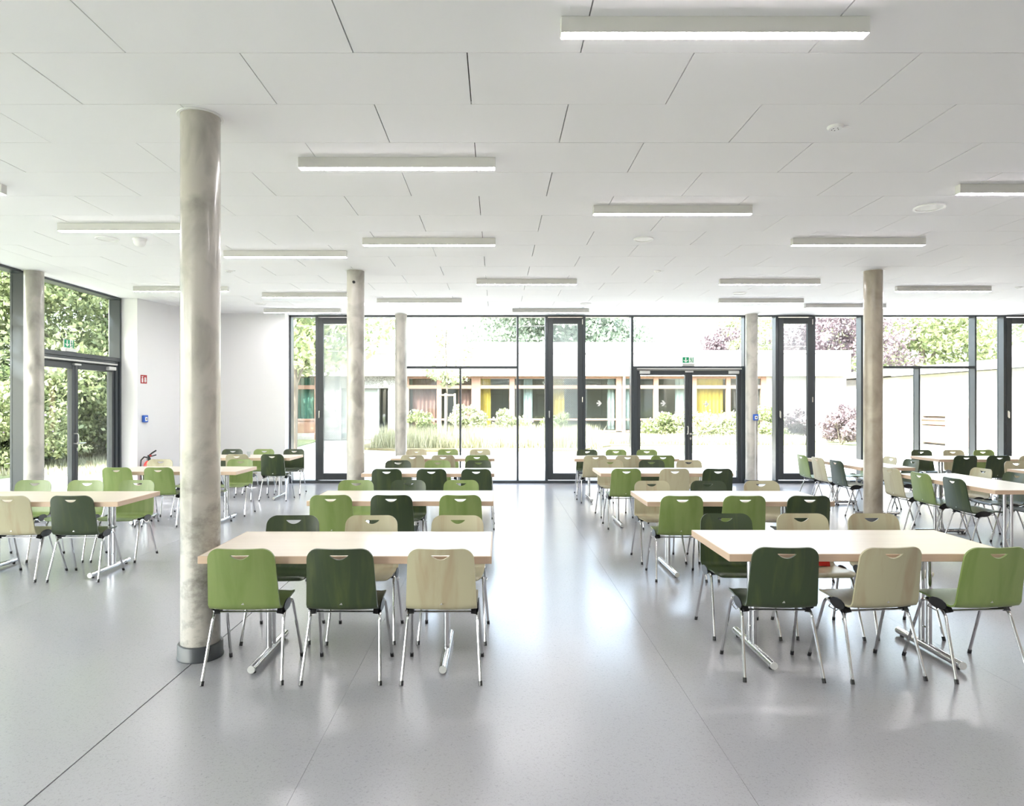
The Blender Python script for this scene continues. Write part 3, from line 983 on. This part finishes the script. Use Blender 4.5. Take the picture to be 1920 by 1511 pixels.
ROWS = {
    'A': dict(xr=-3.62, fronts=(6.34, 9.22, 11.62), name='side-door row',
              near=(6.51, 9.35, 11.80), farr=(7.30, 10.21, 12.62),
              nc=[[(13.7, 'natural'), (129.7, 'dark')], [(216.7, 'leaf'), (295, 'leaf'), (374, 'leaf')], [(376.5, 'dark'), (443.4, 'natural'), (510, 'dark')]],
              fc=[[(67, 'leaf'), (165, 'leaf'), (258.7, 'leaf')], [(302, 'natural'), (377, 'leaf'), (452, 'leaf')], [(437.4, 'dark'), (495.5, 'leaf'), (552.6, 'dark')]]),
    'B': dict(xr=-.03, fronts=(4.06, 6.39, 8.96, 11.44), name='front-column row',
              near=(4.20, 6.56, 9.13, 11.60), farr=(4.88, 7.30, 10.0, 12.58),
              nc=[[(446.9, 'leaf'), (635.7, 'dark'), (826, 'natural')], [(617.5, 'leaf'), (734, 'dark'), (862, 'leaf')],
                  [(723.7, 'dark'), (808.4, 'dark'), (893, 'dark')], [(772.4, 'natural'), (830.5, 'natural'), (894, 'leaf')]],
              fc=[[(553.7, 'dark'), (699, 'natural'), (856.6, 'natural')], [(669.4, 'leaf'), (765, 'dark'), (866, 'leaf')],
                  [(747, 'dark'), (820, 'leaf'), (896, 'dark')], [(782, 'natural'), (840, 'leaf'), (901, 'natural')]]),
    'C': dict(xr=3.245, fronts=(4.12, 6.36, 9.0, 11.39), name='back-door row',
              near=(4.24, 6.51, 9.17, 11.56), farr=(4.97, 7.23, 10.08, 12.47),
              nc=[[(1478, 'dark'), (1668, 'natural'), (1866, 'leaf')], [(1280.6, 'leaf'), (1398, 'leaf'), (1520, 'dark')],
                  [(1174.6, 'leaf'), (1265, 'natural'), (1347, 'dark')], [(1115.4, 'natural'), (1177.6, 'natural'), (1243.4, 'leaf')]],
              fc=[[(1358, 'dark'), (1500, 'natural'), (1634, 'natural')], [(1223, 'natural'), (1326, 'dark'), (1426, 'natural')],
                  [(1145, 'natural'), (1221, 'dark'), (1291, 'natural')], [(1099.6, 'dark'), (1153.6, 'leaf'), (1213, 'leaf')]]),
}
ORD = ['first', 'second', 'third', 'fourth']
ROT = {('C', 0, 1): 6, ('C', 0, 2): 5, ('C', 0, 0): -1.5, ('A', 0, 1): 2, ('B', 1, 0): 2, ('C', 3, 0): 3}
XSHIFT = {('C', 2): -.03, ('C', 3): -.105}
for key, rw in ROWS.items():
    for i, yf in enumerate(rw['fronts']):
        xr = rw['xr'] + XSHIFT.get((key, i), 0)
        table(xr - .9, yf + .4, 0, f"beech table with chrome T-legs, {ORD[i]} of the {rw['name']}")
        tab = f"{ORD[i]} table of the {rw['name']}"
        for side, lst, yo, sgn in (('near side', rw['nc'][i], rw['near'][i], 1), ('far side', rw['fc'][i], rw['farr'][i], -1)):
            names = ['left end', 'middle', 'right end'] if len(lst) == 3 else ['left', 'right end']
            for j, (px, col) in enumerate(lst):
                zt_ = yo - sgn * .262
                x = (px - 931) * zt_ / 1244
                rz = ROT.get((key, i, j), random.uniform(-1.5, 1.5)) if sgn > 0 else 180 + random.uniform(-2.5, 2.5)
                chair(x, yo, rz, col, f"{names[j]}, {side}, {tab}")

# tables on the right: two stand lengthwise, two crosswise
table(5.82, 8.11, 90, 'beech table turned lengthwise, in front of the brownish column')
table(5.80, 10.72, 90, 'beech table turned lengthwise, just behind the brownish column')
table(8.45, 11.71, 0, 'beech table crosswise in the far right corner by the glazing')
table(8.30, 9.22, 0, 'beech table cut by the right picture edge, only its corner showing')
for (y, c, n) in ((7.79, 'dark', 'closest'), (8.41, 'leaf', 'middle'), (9.03, 'natural', 'farthest')):
    chair(5.61, y, -90 + random.uniform(-2, 2), c, f"{n} aisle side, lengthwise table before the brownish column")
for (y, c, n) in ((7.75, 'dark', 'closest'), (8.38, 'dark', 'middle'), (8.96, 'natural', 'farthest')):
    chair(6.31, y, 90 + random.uniform(-3, 3), c, f"{n} window side, lengthwise table before the brownish column")
for (y, c, n) in ((10.28, 'dark', 'closest'), (10.88, 'natural', 'middle'), (11.42, 'leaf', 'farthest')):
    chair(5.50, y, -90 + random.uniform(-2, 2), c, f"{n} aisle side, lengthwise table behind the brownish column")
for (y, c, n) in ((10.42, 'dark', 'closest'), (11.0, 'natural', 'middle'), (11.58, 'leaf', 'farthest')):
    chair(6.28, y, 90 + random.uniform(-3, 3), c, f"{n} window side, lengthwise table behind the brownish column")
for (px, c, n) in ((1726.5, 'dark', 'left end'), (1786, 'natural', 'middle'), (1842.5, 'leaf', 'right end')):
    yo = 12.38
    chair((px - 931) * (yo + .262) / 1244, yo, 180 + random.uniform(-2, 2), c, f"{n}, far side of the far right corner table")
for (px, c, n) in ((1812, 'dark', 'left end'), (1874, 'dark', 'middle'), (1936, 'natural', 'right end')):
    yo = 11.50
    chair((px - 931) * (yo - .262) / 1244, yo, random.uniform(-2, 2), c, f"{n}, near side of the far right corner table")
chair((1905 - 931) * 10.13 / 1244, 9.87, 180, 'natural', 'behind the table cut by the right picture edge')

# things left on the furniture
gl = empty('drinking_glass', (-4.42, 11.84, TH)); tag(gl, 'small clear drinking glass on the far table by the white wall', 'glass')
MB().lathe([(.026, 0), (.033, .095), (.0315, .095), (.0245, .006), (.0, .006)], 20, close=False).build('tumbler', M['tumbler'], gl, 40)
# red pouch leaning on the backrest of the middle far chair at the first table right of the aisle
pc = empty('red_pouch', ((1540 - 931) * 5.06 / 1244, 5.085, .458), R(4))
tag(pc, 'red fabric pouch on the seat of a birch chair behind the front right table', 'pouch')
pm = MB()
prof = [(-.020, 0), (.022, 0), (.030, .03), (.034, .10), (.040, .16), (.034, .17), (.020, .10), (-.012, .04)]
pm.prism(prof, lambda p: (-.075, p[0], p[1]), lambda p: (.075, p[0] + .006, p[1] - .012))
pb = pm.build('pouch_body', M['felt_red'], pc, 30)
MB().tube([(-.07, .012, .125), (-.02, .007, .128), (.03, .012, .120), (.072, .020, .116)], .003, 6).build('zip', M['black'], pc, 40)

# ------------------------------------------------------------------ outdoors
rng = np.random.default_rng(5)
gd = struct(MB().box(-90, 90, 14.6, 110, -.3, -.02).build('ground', M['paving']))
gl2 = struct(MB().box(-90, -7.15, -60, 14.6, -.3, -.02).build('ground_side', M['paving']))
gl3 = struct(MB().box(-7.15, 90, -60, -5.3, -.3, -.02).build('ground_front', M['paving']))
gl4 = struct(MB().box(12.8, 90, -5.3, 14.6, -.3, -.02).build('ground_right', M['paving']))
lawn = struct(MB().prism([(3.2, 23.5), (18.3, 23.5), (18.3, 32), (3.2, 32)], lambda p: (p[0], p[1], -.02), lambda p: (p[0], p[1], .012)).build('lawn', M['lawn']))
lawn2 = struct(MB().prism([(-11.4, 15.4), (-9.6, 19.5), (-8.0, 26), (-8.4, 32), (-40, 34), (-40, -30), (-11.6, -30), (-11.4, 6)],
                          lambda p: (p[0], p[1], -.02), lambda p: (p[0], p[1], .02)).build('lawn_side', M['lawn']))
bed = struct(MB().prism([(-5.6, 25.5), (-3, 24.0), (3.0, 24.2), (4.6, 26.8), (10, 28.2), (13.2, 28.6), (13.2, 31.9), (-5.2, 31.9)],
                        lambda p: (p[0], p[1], -.02), lambda p: (p[0], p[1], .06)).build('planting_bed', M['soil']))

def leaves(n, clumps, size, seed, aspect=.55, shell=.55, droop=0.0):
    """cloud of separate leaves; clumps = [(centre, radii, weight)]"""
    g = np.random.default_rng(seed)
    w = np.array([c[2] for c in clumps], float); w /= w.sum()
    idx = g.choice(len(clumps), n, p=w)
    C = np.array([c[0] for c in clumps], float)[idx]; Rr = np.array([c[1] for c in clumps], float)[idx]
    d = g.normal(size=(n, 3)); d /= np.linalg.norm(d, axis=1)[:, None]
    rad = shell + (1 - shell) * g.random(n) ** .7
    P = C + d * Rr * rad[:, None]
    a = g.normal(size=(n, 3)); a[:, 2] -= droop; a /= np.linalg.norm(a, axis=1)[:, None]
    b = np.cross(a, g.normal(size=(n, 3)) + np.array([0, 0, .8])); b /= np.linalg.norm(b, axis=1)[:, None]
    s = size * (.6 + .8 * g.random(n))[:, None]
    V = np.empty((n, 4, 3))
    V[:, 0] = P - a * s * .5; V[:, 1] = P + b * s * aspect * .5; V[:, 2] = P + a * s * .5; V[:, 3] = P - b * s * aspect * .5
    me = bpy.data.meshes.new('foliage')
    me.vertices.add(4 * n); me.vertices.foreach_set('co', V.reshape(-1))
    me.loops.add(4 * n); me.loops.foreach_set('vertex_index', np.arange(4 * n, dtype=np.int32))
    me.polygons.add(n); me.polygons.foreach_set('loop_start', np.arange(0, 4 * n, 4, dtype=np.int32))
    me.update(calc_edges=True)
    return me

def clump_set(seed, h0, h1, rad, k, rr=(.5, .9)):
    g = random.Random(seed); out = []
    for i in range(k):
        a = g.uniform(0, 6.283); z = g.uniform(h0, h1)
        t = (z - h0) / (h1 - h0)
        rmax = rad * math.sin(math.pi * min(max(.18 + .72 * t, 0), 1)) ** .7
        q = rmax * math.sqrt(g.random()) * .95
        r = rad * g.uniform(*rr) * .55
        out.append(((q * math.cos(a), q * math.sin(a), z), (r, r, r * .6), r * r))
    return out

def tree(x, y, h, rad, leafmat, label, seed, n=9000, size=.16, h0=None, name='tree', group='trees outside the glazing', k=26, trunk=.14, droop=0.0):
    t = empty(name, (x, y, 0)); tag(t, label, 'tree' if name != 'shrub' else 'shrub', group)
    h0 = h * .28 if h0 is None else h0
    cl = clump_set(seed, h0, h - rad * .2, rad, k)
    f = link('foliage', leaves(n, cl, size, seed, droop=droop), leafmat, t); f['kind'] = 'stuff'
    g = random.Random(seed)
    m = MB().tube([(0, 0, -.05), (.05, .03, h * .3), (-.05, .04, h * .6), (.02, 0, h * .85)], [trunk, trunk * .8, trunk * .5, trunk * .15], 10)
    m.build('trunk', M['bark'], t, 60)
    for q in range(5):
        c = cl[g.randrange(len(cl))][0]
        z0 = max(h * .2, c[2] * .62)
        MB().tube([(0, .03, z0), (c[0] * .5, c[1] * .5, (z0 + c[2]) * .52), (c[0], c[1], c[2])], [trunk * .45, trunk * .3, trunk * .1], 7).build('branch', M['bark'], t, 60)
    return t

def shrub(x, y, h, rad, leafmat, label, seed, n=2200, size=.10, flowers=None, group='shrubs outside the glazing'):
    t = empty('shrub', (x, y, 0)); tag(t, label, 'shrub', group)
    cl = clump_set(seed, h * .15, h * .85, rad, 13, (.6, 1.0))
    cl = [((c[0][0], c[0][1], c[0][2]), (c[1][0], c[1][1], min(c[1][2] * 1.2, c[0][2] * .9)), c[2]) for c in cl]
    f = link('foliage', leaves(n, cl, size, seed, shell=.35), leafmat, t); f['kind'] = 'stuff'
    m = MB()
    g = random.Random(seed)
    for q in range(5):
        c = cl[q][0]
        m.tube([(g.uniform(-.06, .06), g.uniform(-.06, .06), -.02), (c[0] * .5, c[1] * .5, c[2] * .5), c], [.02, .014, .006], 6)
    m.build('stems', M['bark'], t, 60)
    if flowers:
        fl_ = link('blossom', leaves(flowers, [((c[0][0], c[0][1], c[0][2] + .08), c[1], c[2]) for c in cl], .08, seed + 9, shell=.9, aspect=.9), M['lilac'], t)
        fl_['kind'] = 'stuff'
    return t

# trees and hedge beyond the side facade
side_trees = [
    (-14.2, 18.2, 8.5, 3.2, 'leaf_green', 'broad green tree framed by the first pane of the side facade'),
    (-12.6, 21.5, 9.0, 3.2, 'leaf_green', 'tall light-leaved tree behind the side double door'),
    (-11.8, 26.0, 9.5, 3.4, 'leaf_pale', 'pale green tree at the far end of the side garden'),
    (-17.5, 22.0, 10.5, 3.8, 'leaf_dark', 'dark green tree standing deep in the side garden'),
    (-16.5, 27.5, 11.0, 4.0, 'leaf_green', 'large green tree at the back of the side garden'),
    (-19.5, 16.5, 10.0, 3.8, 'leaf_dark', 'dark tree beyond the first pane of the side facade'),
]
for i, (x, y, h, r, lm, lab) in enumerate(side_trees):
    tree(x, y, h, r, M[lm], lab, 40 + i, n=30000, size=.155, h0=h * .12, k=44)
shade_trees = [(-10.9, 1.6, 11.0, 2.9), (-10.8, 6.0, 10.5, 2.6), (-10.9, -3.4, 11.0, 3.0), (-14.2, 2.0, 11.5, 3.2), (-14.4, -3.5, 12, 3.4), (-14.0, 7.2, 10.0, 2.6)]  # trees out of view; the back three added to cut sun and daylight
for i, (x, y, h, r) in enumerate(shade_trees):
    tree(x, y, h, r, M['leaf_green'], ['tall garden tree shading the side facade, middle of three', 'tall garden tree shading the side door, most distant of three',
                                       'tall garden tree shading the side facade, closest of three', 'tall tree of the back garden row, middle of three',
                                       'tall tree of the back garden row, closest of three', 'tall tree of the back garden row, most distant of three'][i], 60 + i, n=11000, size=.28, h0=4.2, k=26)
hedge = [(-11.9, 16.4, 2.2, 1.1, 'leaf_green'), (-12.2, 18.0, 2.6, 1.2, 'leaf_dark'), (-11.2, 19.6, 2.3, 1.1, 'leaf_green'), (-10.9, 21.4, 2.9, 1.2, 'leaf_dark'),
         (-13.2, 16.8, 3.2, 1.4, 'leaf_dark'), (-10.4, 23.6, 3.0, 1.3, 'leaf_green'), (-14.6, 15.2, 3.0, 1.4, 'leaf_green'), (-12.6, 14.4, 2.0, 1.1, 'leaf_dark'),
         (-12.9, 19.6, 3.0, 1.4, 'leaf_green'), (-11.9, 21.0, 2.2, 1.2, 'leaf_pale'), (-11.6, 23.4, 3.0, 1.4, 'leaf_dark'), (-14.2, 17.6, 3.2, 1.5, 'leaf_green'), (-12.6, 22.4, 3.2, 1.4, 'leaf_dark'), (-10.0, 25.6, 3.0, 1.3, 'leaf_dark')]
hlab = ['lilac-flowering bush at the lawn edge beside the side door', 'dark dense bush behind the flowering bush', 'light green bush seen through the right leaf of the side door',
        'dark bush beside the white wall end, seen through the side door', 'tall dark bush seen through the first side pane', 'green bush at the corner behind the wall',
        'broad green bush at the left edge of the side pane', 'low dark bush close to the paving by the side facade',
        'green bush filling the middle of the side door view', 'pale low bush behind the right leaf of the side door', 'dark tall bush behind the pale low bush',
        'broad light bush behind the concrete column at the side facade', 'dark bush deep behind the side door handles', 'dark bush at the far corner of the side garden']
for i, (x, y, h, r, lm) in enumerate(hedge):
    shrub(x, y, h, r, M[lm], hlab[i], 80 + i, n=8000, size=.11, flowers=160 if i == 0 else None)

# trees seen through the back facade
tree(-6.9, 22.5, 7.6, 2.9, M['leaf_green'], 'green courtyard tree with drooping leaves behind the first narrow vent', 101, n=9000, size=.22, h0=3.1, k=24)
tree(4.2, 50, 11, 6.6, M['leaf_cedar'], 'large blue-green cedar rising behind the flat-roofed building', 102, n=42000, size=.30, h0=3.0, k=60, trunk=.3, droop=.6)
tree(14.0, 40, 6.4, 1.7, M['leaf_plum'], 'small purple-leaved tree above the roof beside the back door column', 103, n=4500, size=.2, h0=3.4, k=16)
tree(21.2, 41, 8.2, 3.6, M['leaf_plum'], 'large purple-leaved tree above the end of the flat roof', 104, n=11000, size=.24, h0=2.6, k=30)
tree(29.5, 46, 13, 6.2, M['leaf_green'], 'big green tree above the right wing roof', 105, n=22000, size=.34, h0=2.5, k=60, trunk=.25)
tree(39, 44, 12, 5.5, M['leaf_dark'], 'dark green tree at the far right above the wing roof', 106, n=14000, size=.34, h0=2.5, k=40, trunk=.25)
tree(17.2, 47, 8.5, 2.8, M['leaf_pale'], 'pale tree between the purple trees behind the roof', 107, n=6000, size=.26, h0=3.5, k=20)

# staked young tree
yt = empty('staked_young_tree', (-2.0, 26.5, 0)); tag(yt, 'thin young tree tied to three round stakes in the courtyard bed', 'tree')
MB().tube([(0, 0, 0), (.02, .0, 2.4), (-.03, .02, 4.0), (.02, 0, 5.3)], [.045, .04, .025, .008], 8).build('trunk', M['bark'], yt, 60)
f = link('foliage', leaves(900, clump_set(9, 2.6, 5.2, .95, 16), .17, 19), M['leaf_pale'], yt); f['kind'] = 'stuff'
for k in range(3):
    a = k * 2.094 + .5
    MB().tube([(.42 * math.cos(a), .42 * math.sin(a), -.02), (.36 * math.cos(a), .36 * math.sin(a), 2.15)], .045, 10).build('stake', M['stake'], yt, 40)
    b = a + 2.094
    MB().tube([(.38 * math.cos(a), .38 * math.sin(a), 2.08), (.38 * math.cos(b), .38 * math.sin(b), 2.08)], .035, 8).build('cross_batten', M['stake'], yt, 40)

# planting bed shrubs
bed_sh = [(-3.3, 28.5, 1.5, .8, 'leaf_green', 0, 'round green shrub left of the staked tree'),
          (-1.2, 29.5, 2.0, .8, 'leaf_pale', 0, 'pale shrub right of the staked tree'),
          (.6, 28.8, 1.5, .9, 'leaf_pale', 60, 'pale flowering shrub before the yellow-curtained window strip'),
          (2.6, 29.4, 1.5, .8, 'leaf_green', 0, 'green shrub seen through the second narrow vent'),
          (7.4, 29.6, 1.4, .8, 'leaf_green', 120, 'green shrub with pink bloom left in the back door view'),
          (8.9, 29.2, 1.7, 1.0, 'leaf_pale', 90, 'tall pale shrub behind the left leaf of the back door'),
          (10.6, 29.6, 1.6, .9, 'leaf_pale', 120, 'pale flowering shrub behind the right leaf of the back door'),
          (11.9, 29.3, 1.7, .9, 'leaf_green', 0, 'green shrub beside the right jamb of the back door'),
          (13.3, 30.0, 1.8, .8, 'leaf_plum', 0, 'purple-grey shrub behind the third narrow vent'),
          (14.4, 27.8, 1.6, .8, 'leaf_plum', 0, 'low purple-grey shrub right of the third narrow vent'),
          (15.3, 29.4, 1.8, .75, 'leaf_plum', 0, 'taller purple-grey shrub beside the brownish column, beyond the low one')]
for i, (x, y, h, r, lm, fw, lab) in enumerate(bed_sh):
    shrub(x, y, h, r, M[lm], lab, 120 + i, n=2600, size=.13, flowers=fw or None)

def blades(n, region, hmin, hmax, seed, wdt=.02):
    g = np.random.default_rng(seed)
    x0, x1, y0, y1 = region
    P = np.stack([g.uniform(x0, x1, n), g.uniform(y0, y1, n), np.full(n, .02)], 1)
    a = g.uniform(0, 6.283, n); h = g.uniform(hmin, hmax, n)
    w = np.stack([np.cos(a), np.sin(a), 0 * a], 1) * wdt
    tip = P + np.stack([g.normal(0, .22, n) * h, g.normal(0, .22, n) * h, h], 1)
    V = np.empty((n, 3, 3)); V[:, 0] = P - w; V[:, 1] = P + w; V[:, 2] = tip
    me = bpy.data.meshes.new('grass'); me.vertices.add(3 * n); me.vertices.foreach_set('co', V.reshape(-1))
    me.loops.add(3 * n); me.loops.foreach_set('vertex_index', np.arange(3 * n, dtype=np.int32))
    me.polygons.add(n); me.polygons.foreach_set('loop_start', np.arange(0, 3 * n, 3, dtype=np.int32))
    me.update(calc_edges=True)
    return me
o = link('tall_grass', blades(16000, (-4.8, 4.0, 25.0, 29.5), .25, .95, 31, .014), M['straw'])
tag(o, 'tall pale ornamental grass filling the courtyard bed', 'grass', kind='stuff')
o = link('low_planting', blades(9000, (4.2, 13.0, 27.6, 29.4), .12, .5, 32, .02), M['straw'])
tag(o, 'low pale planting in front of the shrubs outside the back door', 'grass', kind='stuff')
o = link('lawn_edge_grass', blades(12000, (-13.5, -9.2, 15.5, 24), .06, .22, 33, .02), M['straw'])
tag(o, 'long grass at the lawn edge outside the side door', 'grass', kind='stuff')

# flat-roofed building across the courtyard
YW = 32.0
def BX(px): return (px - 931) * YW / 1244
def BZ(py): return EYE + (759.5 - py) * YW / 1244
sb = empty('flat_roofed_building', (0, YW, 0))
tag(sb, 'flat-roofed building with a deep concrete fascia and brown timber windows across the courtyard', 'building')
def bb_(name, x0, x1, y0, y1, z0, z1, m):
    return MB().bbox(x0, x1, y0, y1, z0, z1, .01).build(name, m, sb)
XE0, XE1 = -22.0, BX(1587)
zf0, zf1 = BZ(706), BZ(658.5)
nseg = 8
for k in range(nseg):
    a = XE0 + (XE1 - XE0) * k / nseg; b = XE0 + (XE1 - XE0) * (k + 1) / nseg
    bb_('fascia_panel', a + .008, b - .008, -.45, -.25, zf0, zf1 - .14, M['fascia'])
bb_('roof_edge', XE0, XE1 + .05, -.50, 6.0, zf1 - .14, zf1, M['fascia'])
bb_('soffit', XE0, XE1, -.25, 5.9, zf0 + .02, zf0 + .12, M['fascia'])
bb_('room_back_wall', XE0, XE1 - .1, 3.0, 3.15, 0, zf0, M['dim'])
bb_('room_floor', XE0, XE1 - .1, .06, 3.0, .0, .12, M['dim'])
bb_('end_wall', BX(1436), XE1, .0, 3.1, 0, zf0, M['fascia'])
bb_('roof_upstand', BX(740), BX(1295), 4.0, 5.5, zf1, EYE + (759.5 - 643) * 36.5 / 1244, M['fascia'])
bb_('upstand_flashing', BX(740), BX(1290), 3.94, 4.0, zf1, zf1 + .10, M['brownwood'])
# pebble-dash wall with the entrance door
bb_('pebble_wall', BX(727.5), BX(764), -.02, .35, 0, zf0, M['pebble'])
bb_('pebble_wall', BX(640), BX(727.5), -.02, .35, BZ(728), zf0, M['pebble'])
bb_('pebble_wall', BX(596), BX(640), -.02, .35, 0, zf0, M['pebble'])
bb_('entrance_door', BX(640), BX(707), .18, .24, 0, BZ(728), M['greypaint'])
bb_('entrance_side_light', BX(709), BX(727.5), .16, .2, .1, BZ(728), M['darkpane'])
bb_('entrance_post', BX(707), BX(710), .1, .25, 0, BZ(728), M['cur_grey'])
bb_('wall_lamp', BX(720), BX(724.5), -.16, -.02, BZ(725), BZ(714), M['white'])
bb_('house_number_plate', BX(732), BX(736), -.04, -.02, BZ(735), BZ(731), M['white'])
# window band
win_posts = [(764, 767), (819, 828), (884, 901), (955, 965), (1022, 1030), (1088, 1097), (1155, 1166), (1225, 1234.5), (1297, 1306), (1361, 1369.5), (1426, 1436)]
z_s, z_r, z_t0, z_t1 = BZ(786), BZ(808), BZ(729), BZ(722)
for a, b in win_posts:
    bb_('window_post', BX(a), BX(b), -.05, .10, BZ(808), zf0, M['brownwood'])
cur = {0: ('cur_wine', .1, .95), 1: ('cur_wine', .55, .98), 2: ('cur_yellow', .0, .35), 3: ('cur_grey', .3, .6), 4: ('cur_yellow', .0, .5), 5: ('cur_grey', .75, 1.0),
       6: ('cur_grey', .1, .4), 7: ('cur_grey', .55, .98), 8: ('cur_yellow', .05, .98), 9: ('cur_grey', .5, .9)}
def curtain_mesh(x0, x1, z0, z1, y):
    m = MB(); n = max(8, int((x1 - x0) / .05)); 
    pts = [(x0 + (x1 - x0) * i / n, y + .035 * math.sin(i * 1.7)) for i in range(n + 1)]
    poly = pts + [(p[0], p[1] + .012) for p in reversed(pts)]
    i0 = len(m.v); k = len(poly)
    m.v += [(p[0], p[1], z0) for p in poly] + [(p[0], p[1], z1) for p in poly]
    for i in range(k):
        m.f.append((i, (i + 1) % k, k + (i + 1) % k, k + i))
    return m
for i, ((a0, a1), (b0, b1)) in enumerate(zip(win_posts[:-1], win_posts[1:])):
    x0, x1 = BX(a1), BX(b0)
    for (za, zb_) in ((zf0 - .10, zf0), (z_t0, z_t1), (z_s - .06, z_s + .03), (BZ(808) - .05, BZ(808) + .03)):
        bb_('window_rail', x0, x1, -.04, .08, za, zb_, M['brownwood'])
    for (za, zb_) in ((z_t1, zf0 - .10), (z_s + .03, z_t0), (BZ(808) + .03, z_s - .06)):
        MB().box(x0, x1, .02, .035, za, zb_).build('pane', M['darkpane'], sb)
    if i in cur:
        c, t0, t1 = cur[i]
        curtain_mesh(x0 + (x1 - x0) * t0, x0 + (x1 - x0) * t1, BZ(805), zf0 - .05, .28).build('curtain', M[c], sb, 60)
bb_('plinth', BX(764), BX(1436), .0, .12, 0, BZ(808) - .05, M['fascia'])
bb_('downpipe', BX(1167), BX(1171.5), -.16, -.05, 0, zf0, M['white'])
# left bay with the teal curtain
bb_('window_post', BX(549), BX(556), -.05, .1, 0, zf0, M['brownwood'])
bb_('window_post', BX(590), BX(597), -.05, .1, 0, zf0, M['brownwood'])
bb_('window_rail', BX(556), BX(590), -.04, .08, z_t0 - .02, z_t1, M['brownwood'])
bb_('window_rail', BX(556), BX(590), -.04, .08, BZ(789), BZ(785), M['brownwood'])
bb_('timber_panel', BX(556), BX(590), -.0, .06, BZ(812), BZ(789), M['brownwood'])
bb_('plinth', XE0, BX(597), .0, .12, 0, BZ(812), M['fascia'])
bb_('wing_wall', XE0, BX(549), .0, .2, 0, zf0, M['pebble'])
for (za, zb_) in ((z_t1, zf0), (BZ(785), z_t0 - .02)):
    MB().box(BX(556), BX(590), .02, .035, za, zb_).build('pane', M['darkpane'], sb)
curtain_mesh(BX(557), BX(589), BZ(789), zf0 - .05, .2).build('curtain', M['cur_teal'], sb, 60)

# wing on the right with roller shutter
XW = 18.6
wg = empty('courtyard_wing', (XW, 0, 0)); tag(wg, 'low pale rendered wing with a roller shutter along the right of the courtyard', 'building')
def gg(name, x0, x1, y0, y1, z0, z1, m):
    return MB().bbox(x0, x1, y0, y1, z0, z1, .01).build(name, m, wg)
gg('wall', 0, .3, 12, 27.5, 0, 3.0, M['fascia'])
gg('wall', 0, .3, 29.1, 38, 0, 3.0, M['fascia'])
gg('wall', 0, .3, 27.5, 29.1, 2.52, 3.0, M['fascia'])
gg('roof', -.35, 8, 12, 38, 3.06, 3.36, M['fascia'])
gg('gutter', -.47, -.35, 12, 30.5, 3.0, 3.12, M['silver'])
gg('wing_body', .3, 8, 12, 38, 0, 3.05, M['fascia'])
for k in range(14):
    gg('shutter_slat', .04, .07, 27.52, 29.08, 1.22 + k * .082, 1.22 + k * .082 + .078, M['shutter'])
gg('shutter_box', .0, .2, 27.52, 29.08, 2.36, 2.52, M['greypaint'])
gg('sill_rail', -.02, .12, 27.52, 29.08, 1.05, 1.12, M['brownwood'])
gg('timber_panel', .03, .08, 27.52, 29.08, .08, .80, M['boardbrown'])
gg('timber_panel', .03, .08, 27.52, 29.08, .84, 1.03, M['boardbrown'])
gg('timber_board', -.06, -.01, 26.05, 26.9, .0, 1.17, M['boardbrown'])
gg('meter_box', -.14, 0, 26.25, 26.6, 2.45, 2.75, M['white'])
gg('number_plate', -.03, 0, 26.8, 27.0, 2.25, 2.4, M['white'])
dm = MB().lathe([(.55, 0), (.55, .12), (.50, .36), (.38, .55), (.2, .66), (.0, .69)], 24, cx=1.6, cy=25.6, cz=3.36, close=False)
dm.build('dome_skylight', M['white'], wg, 40)
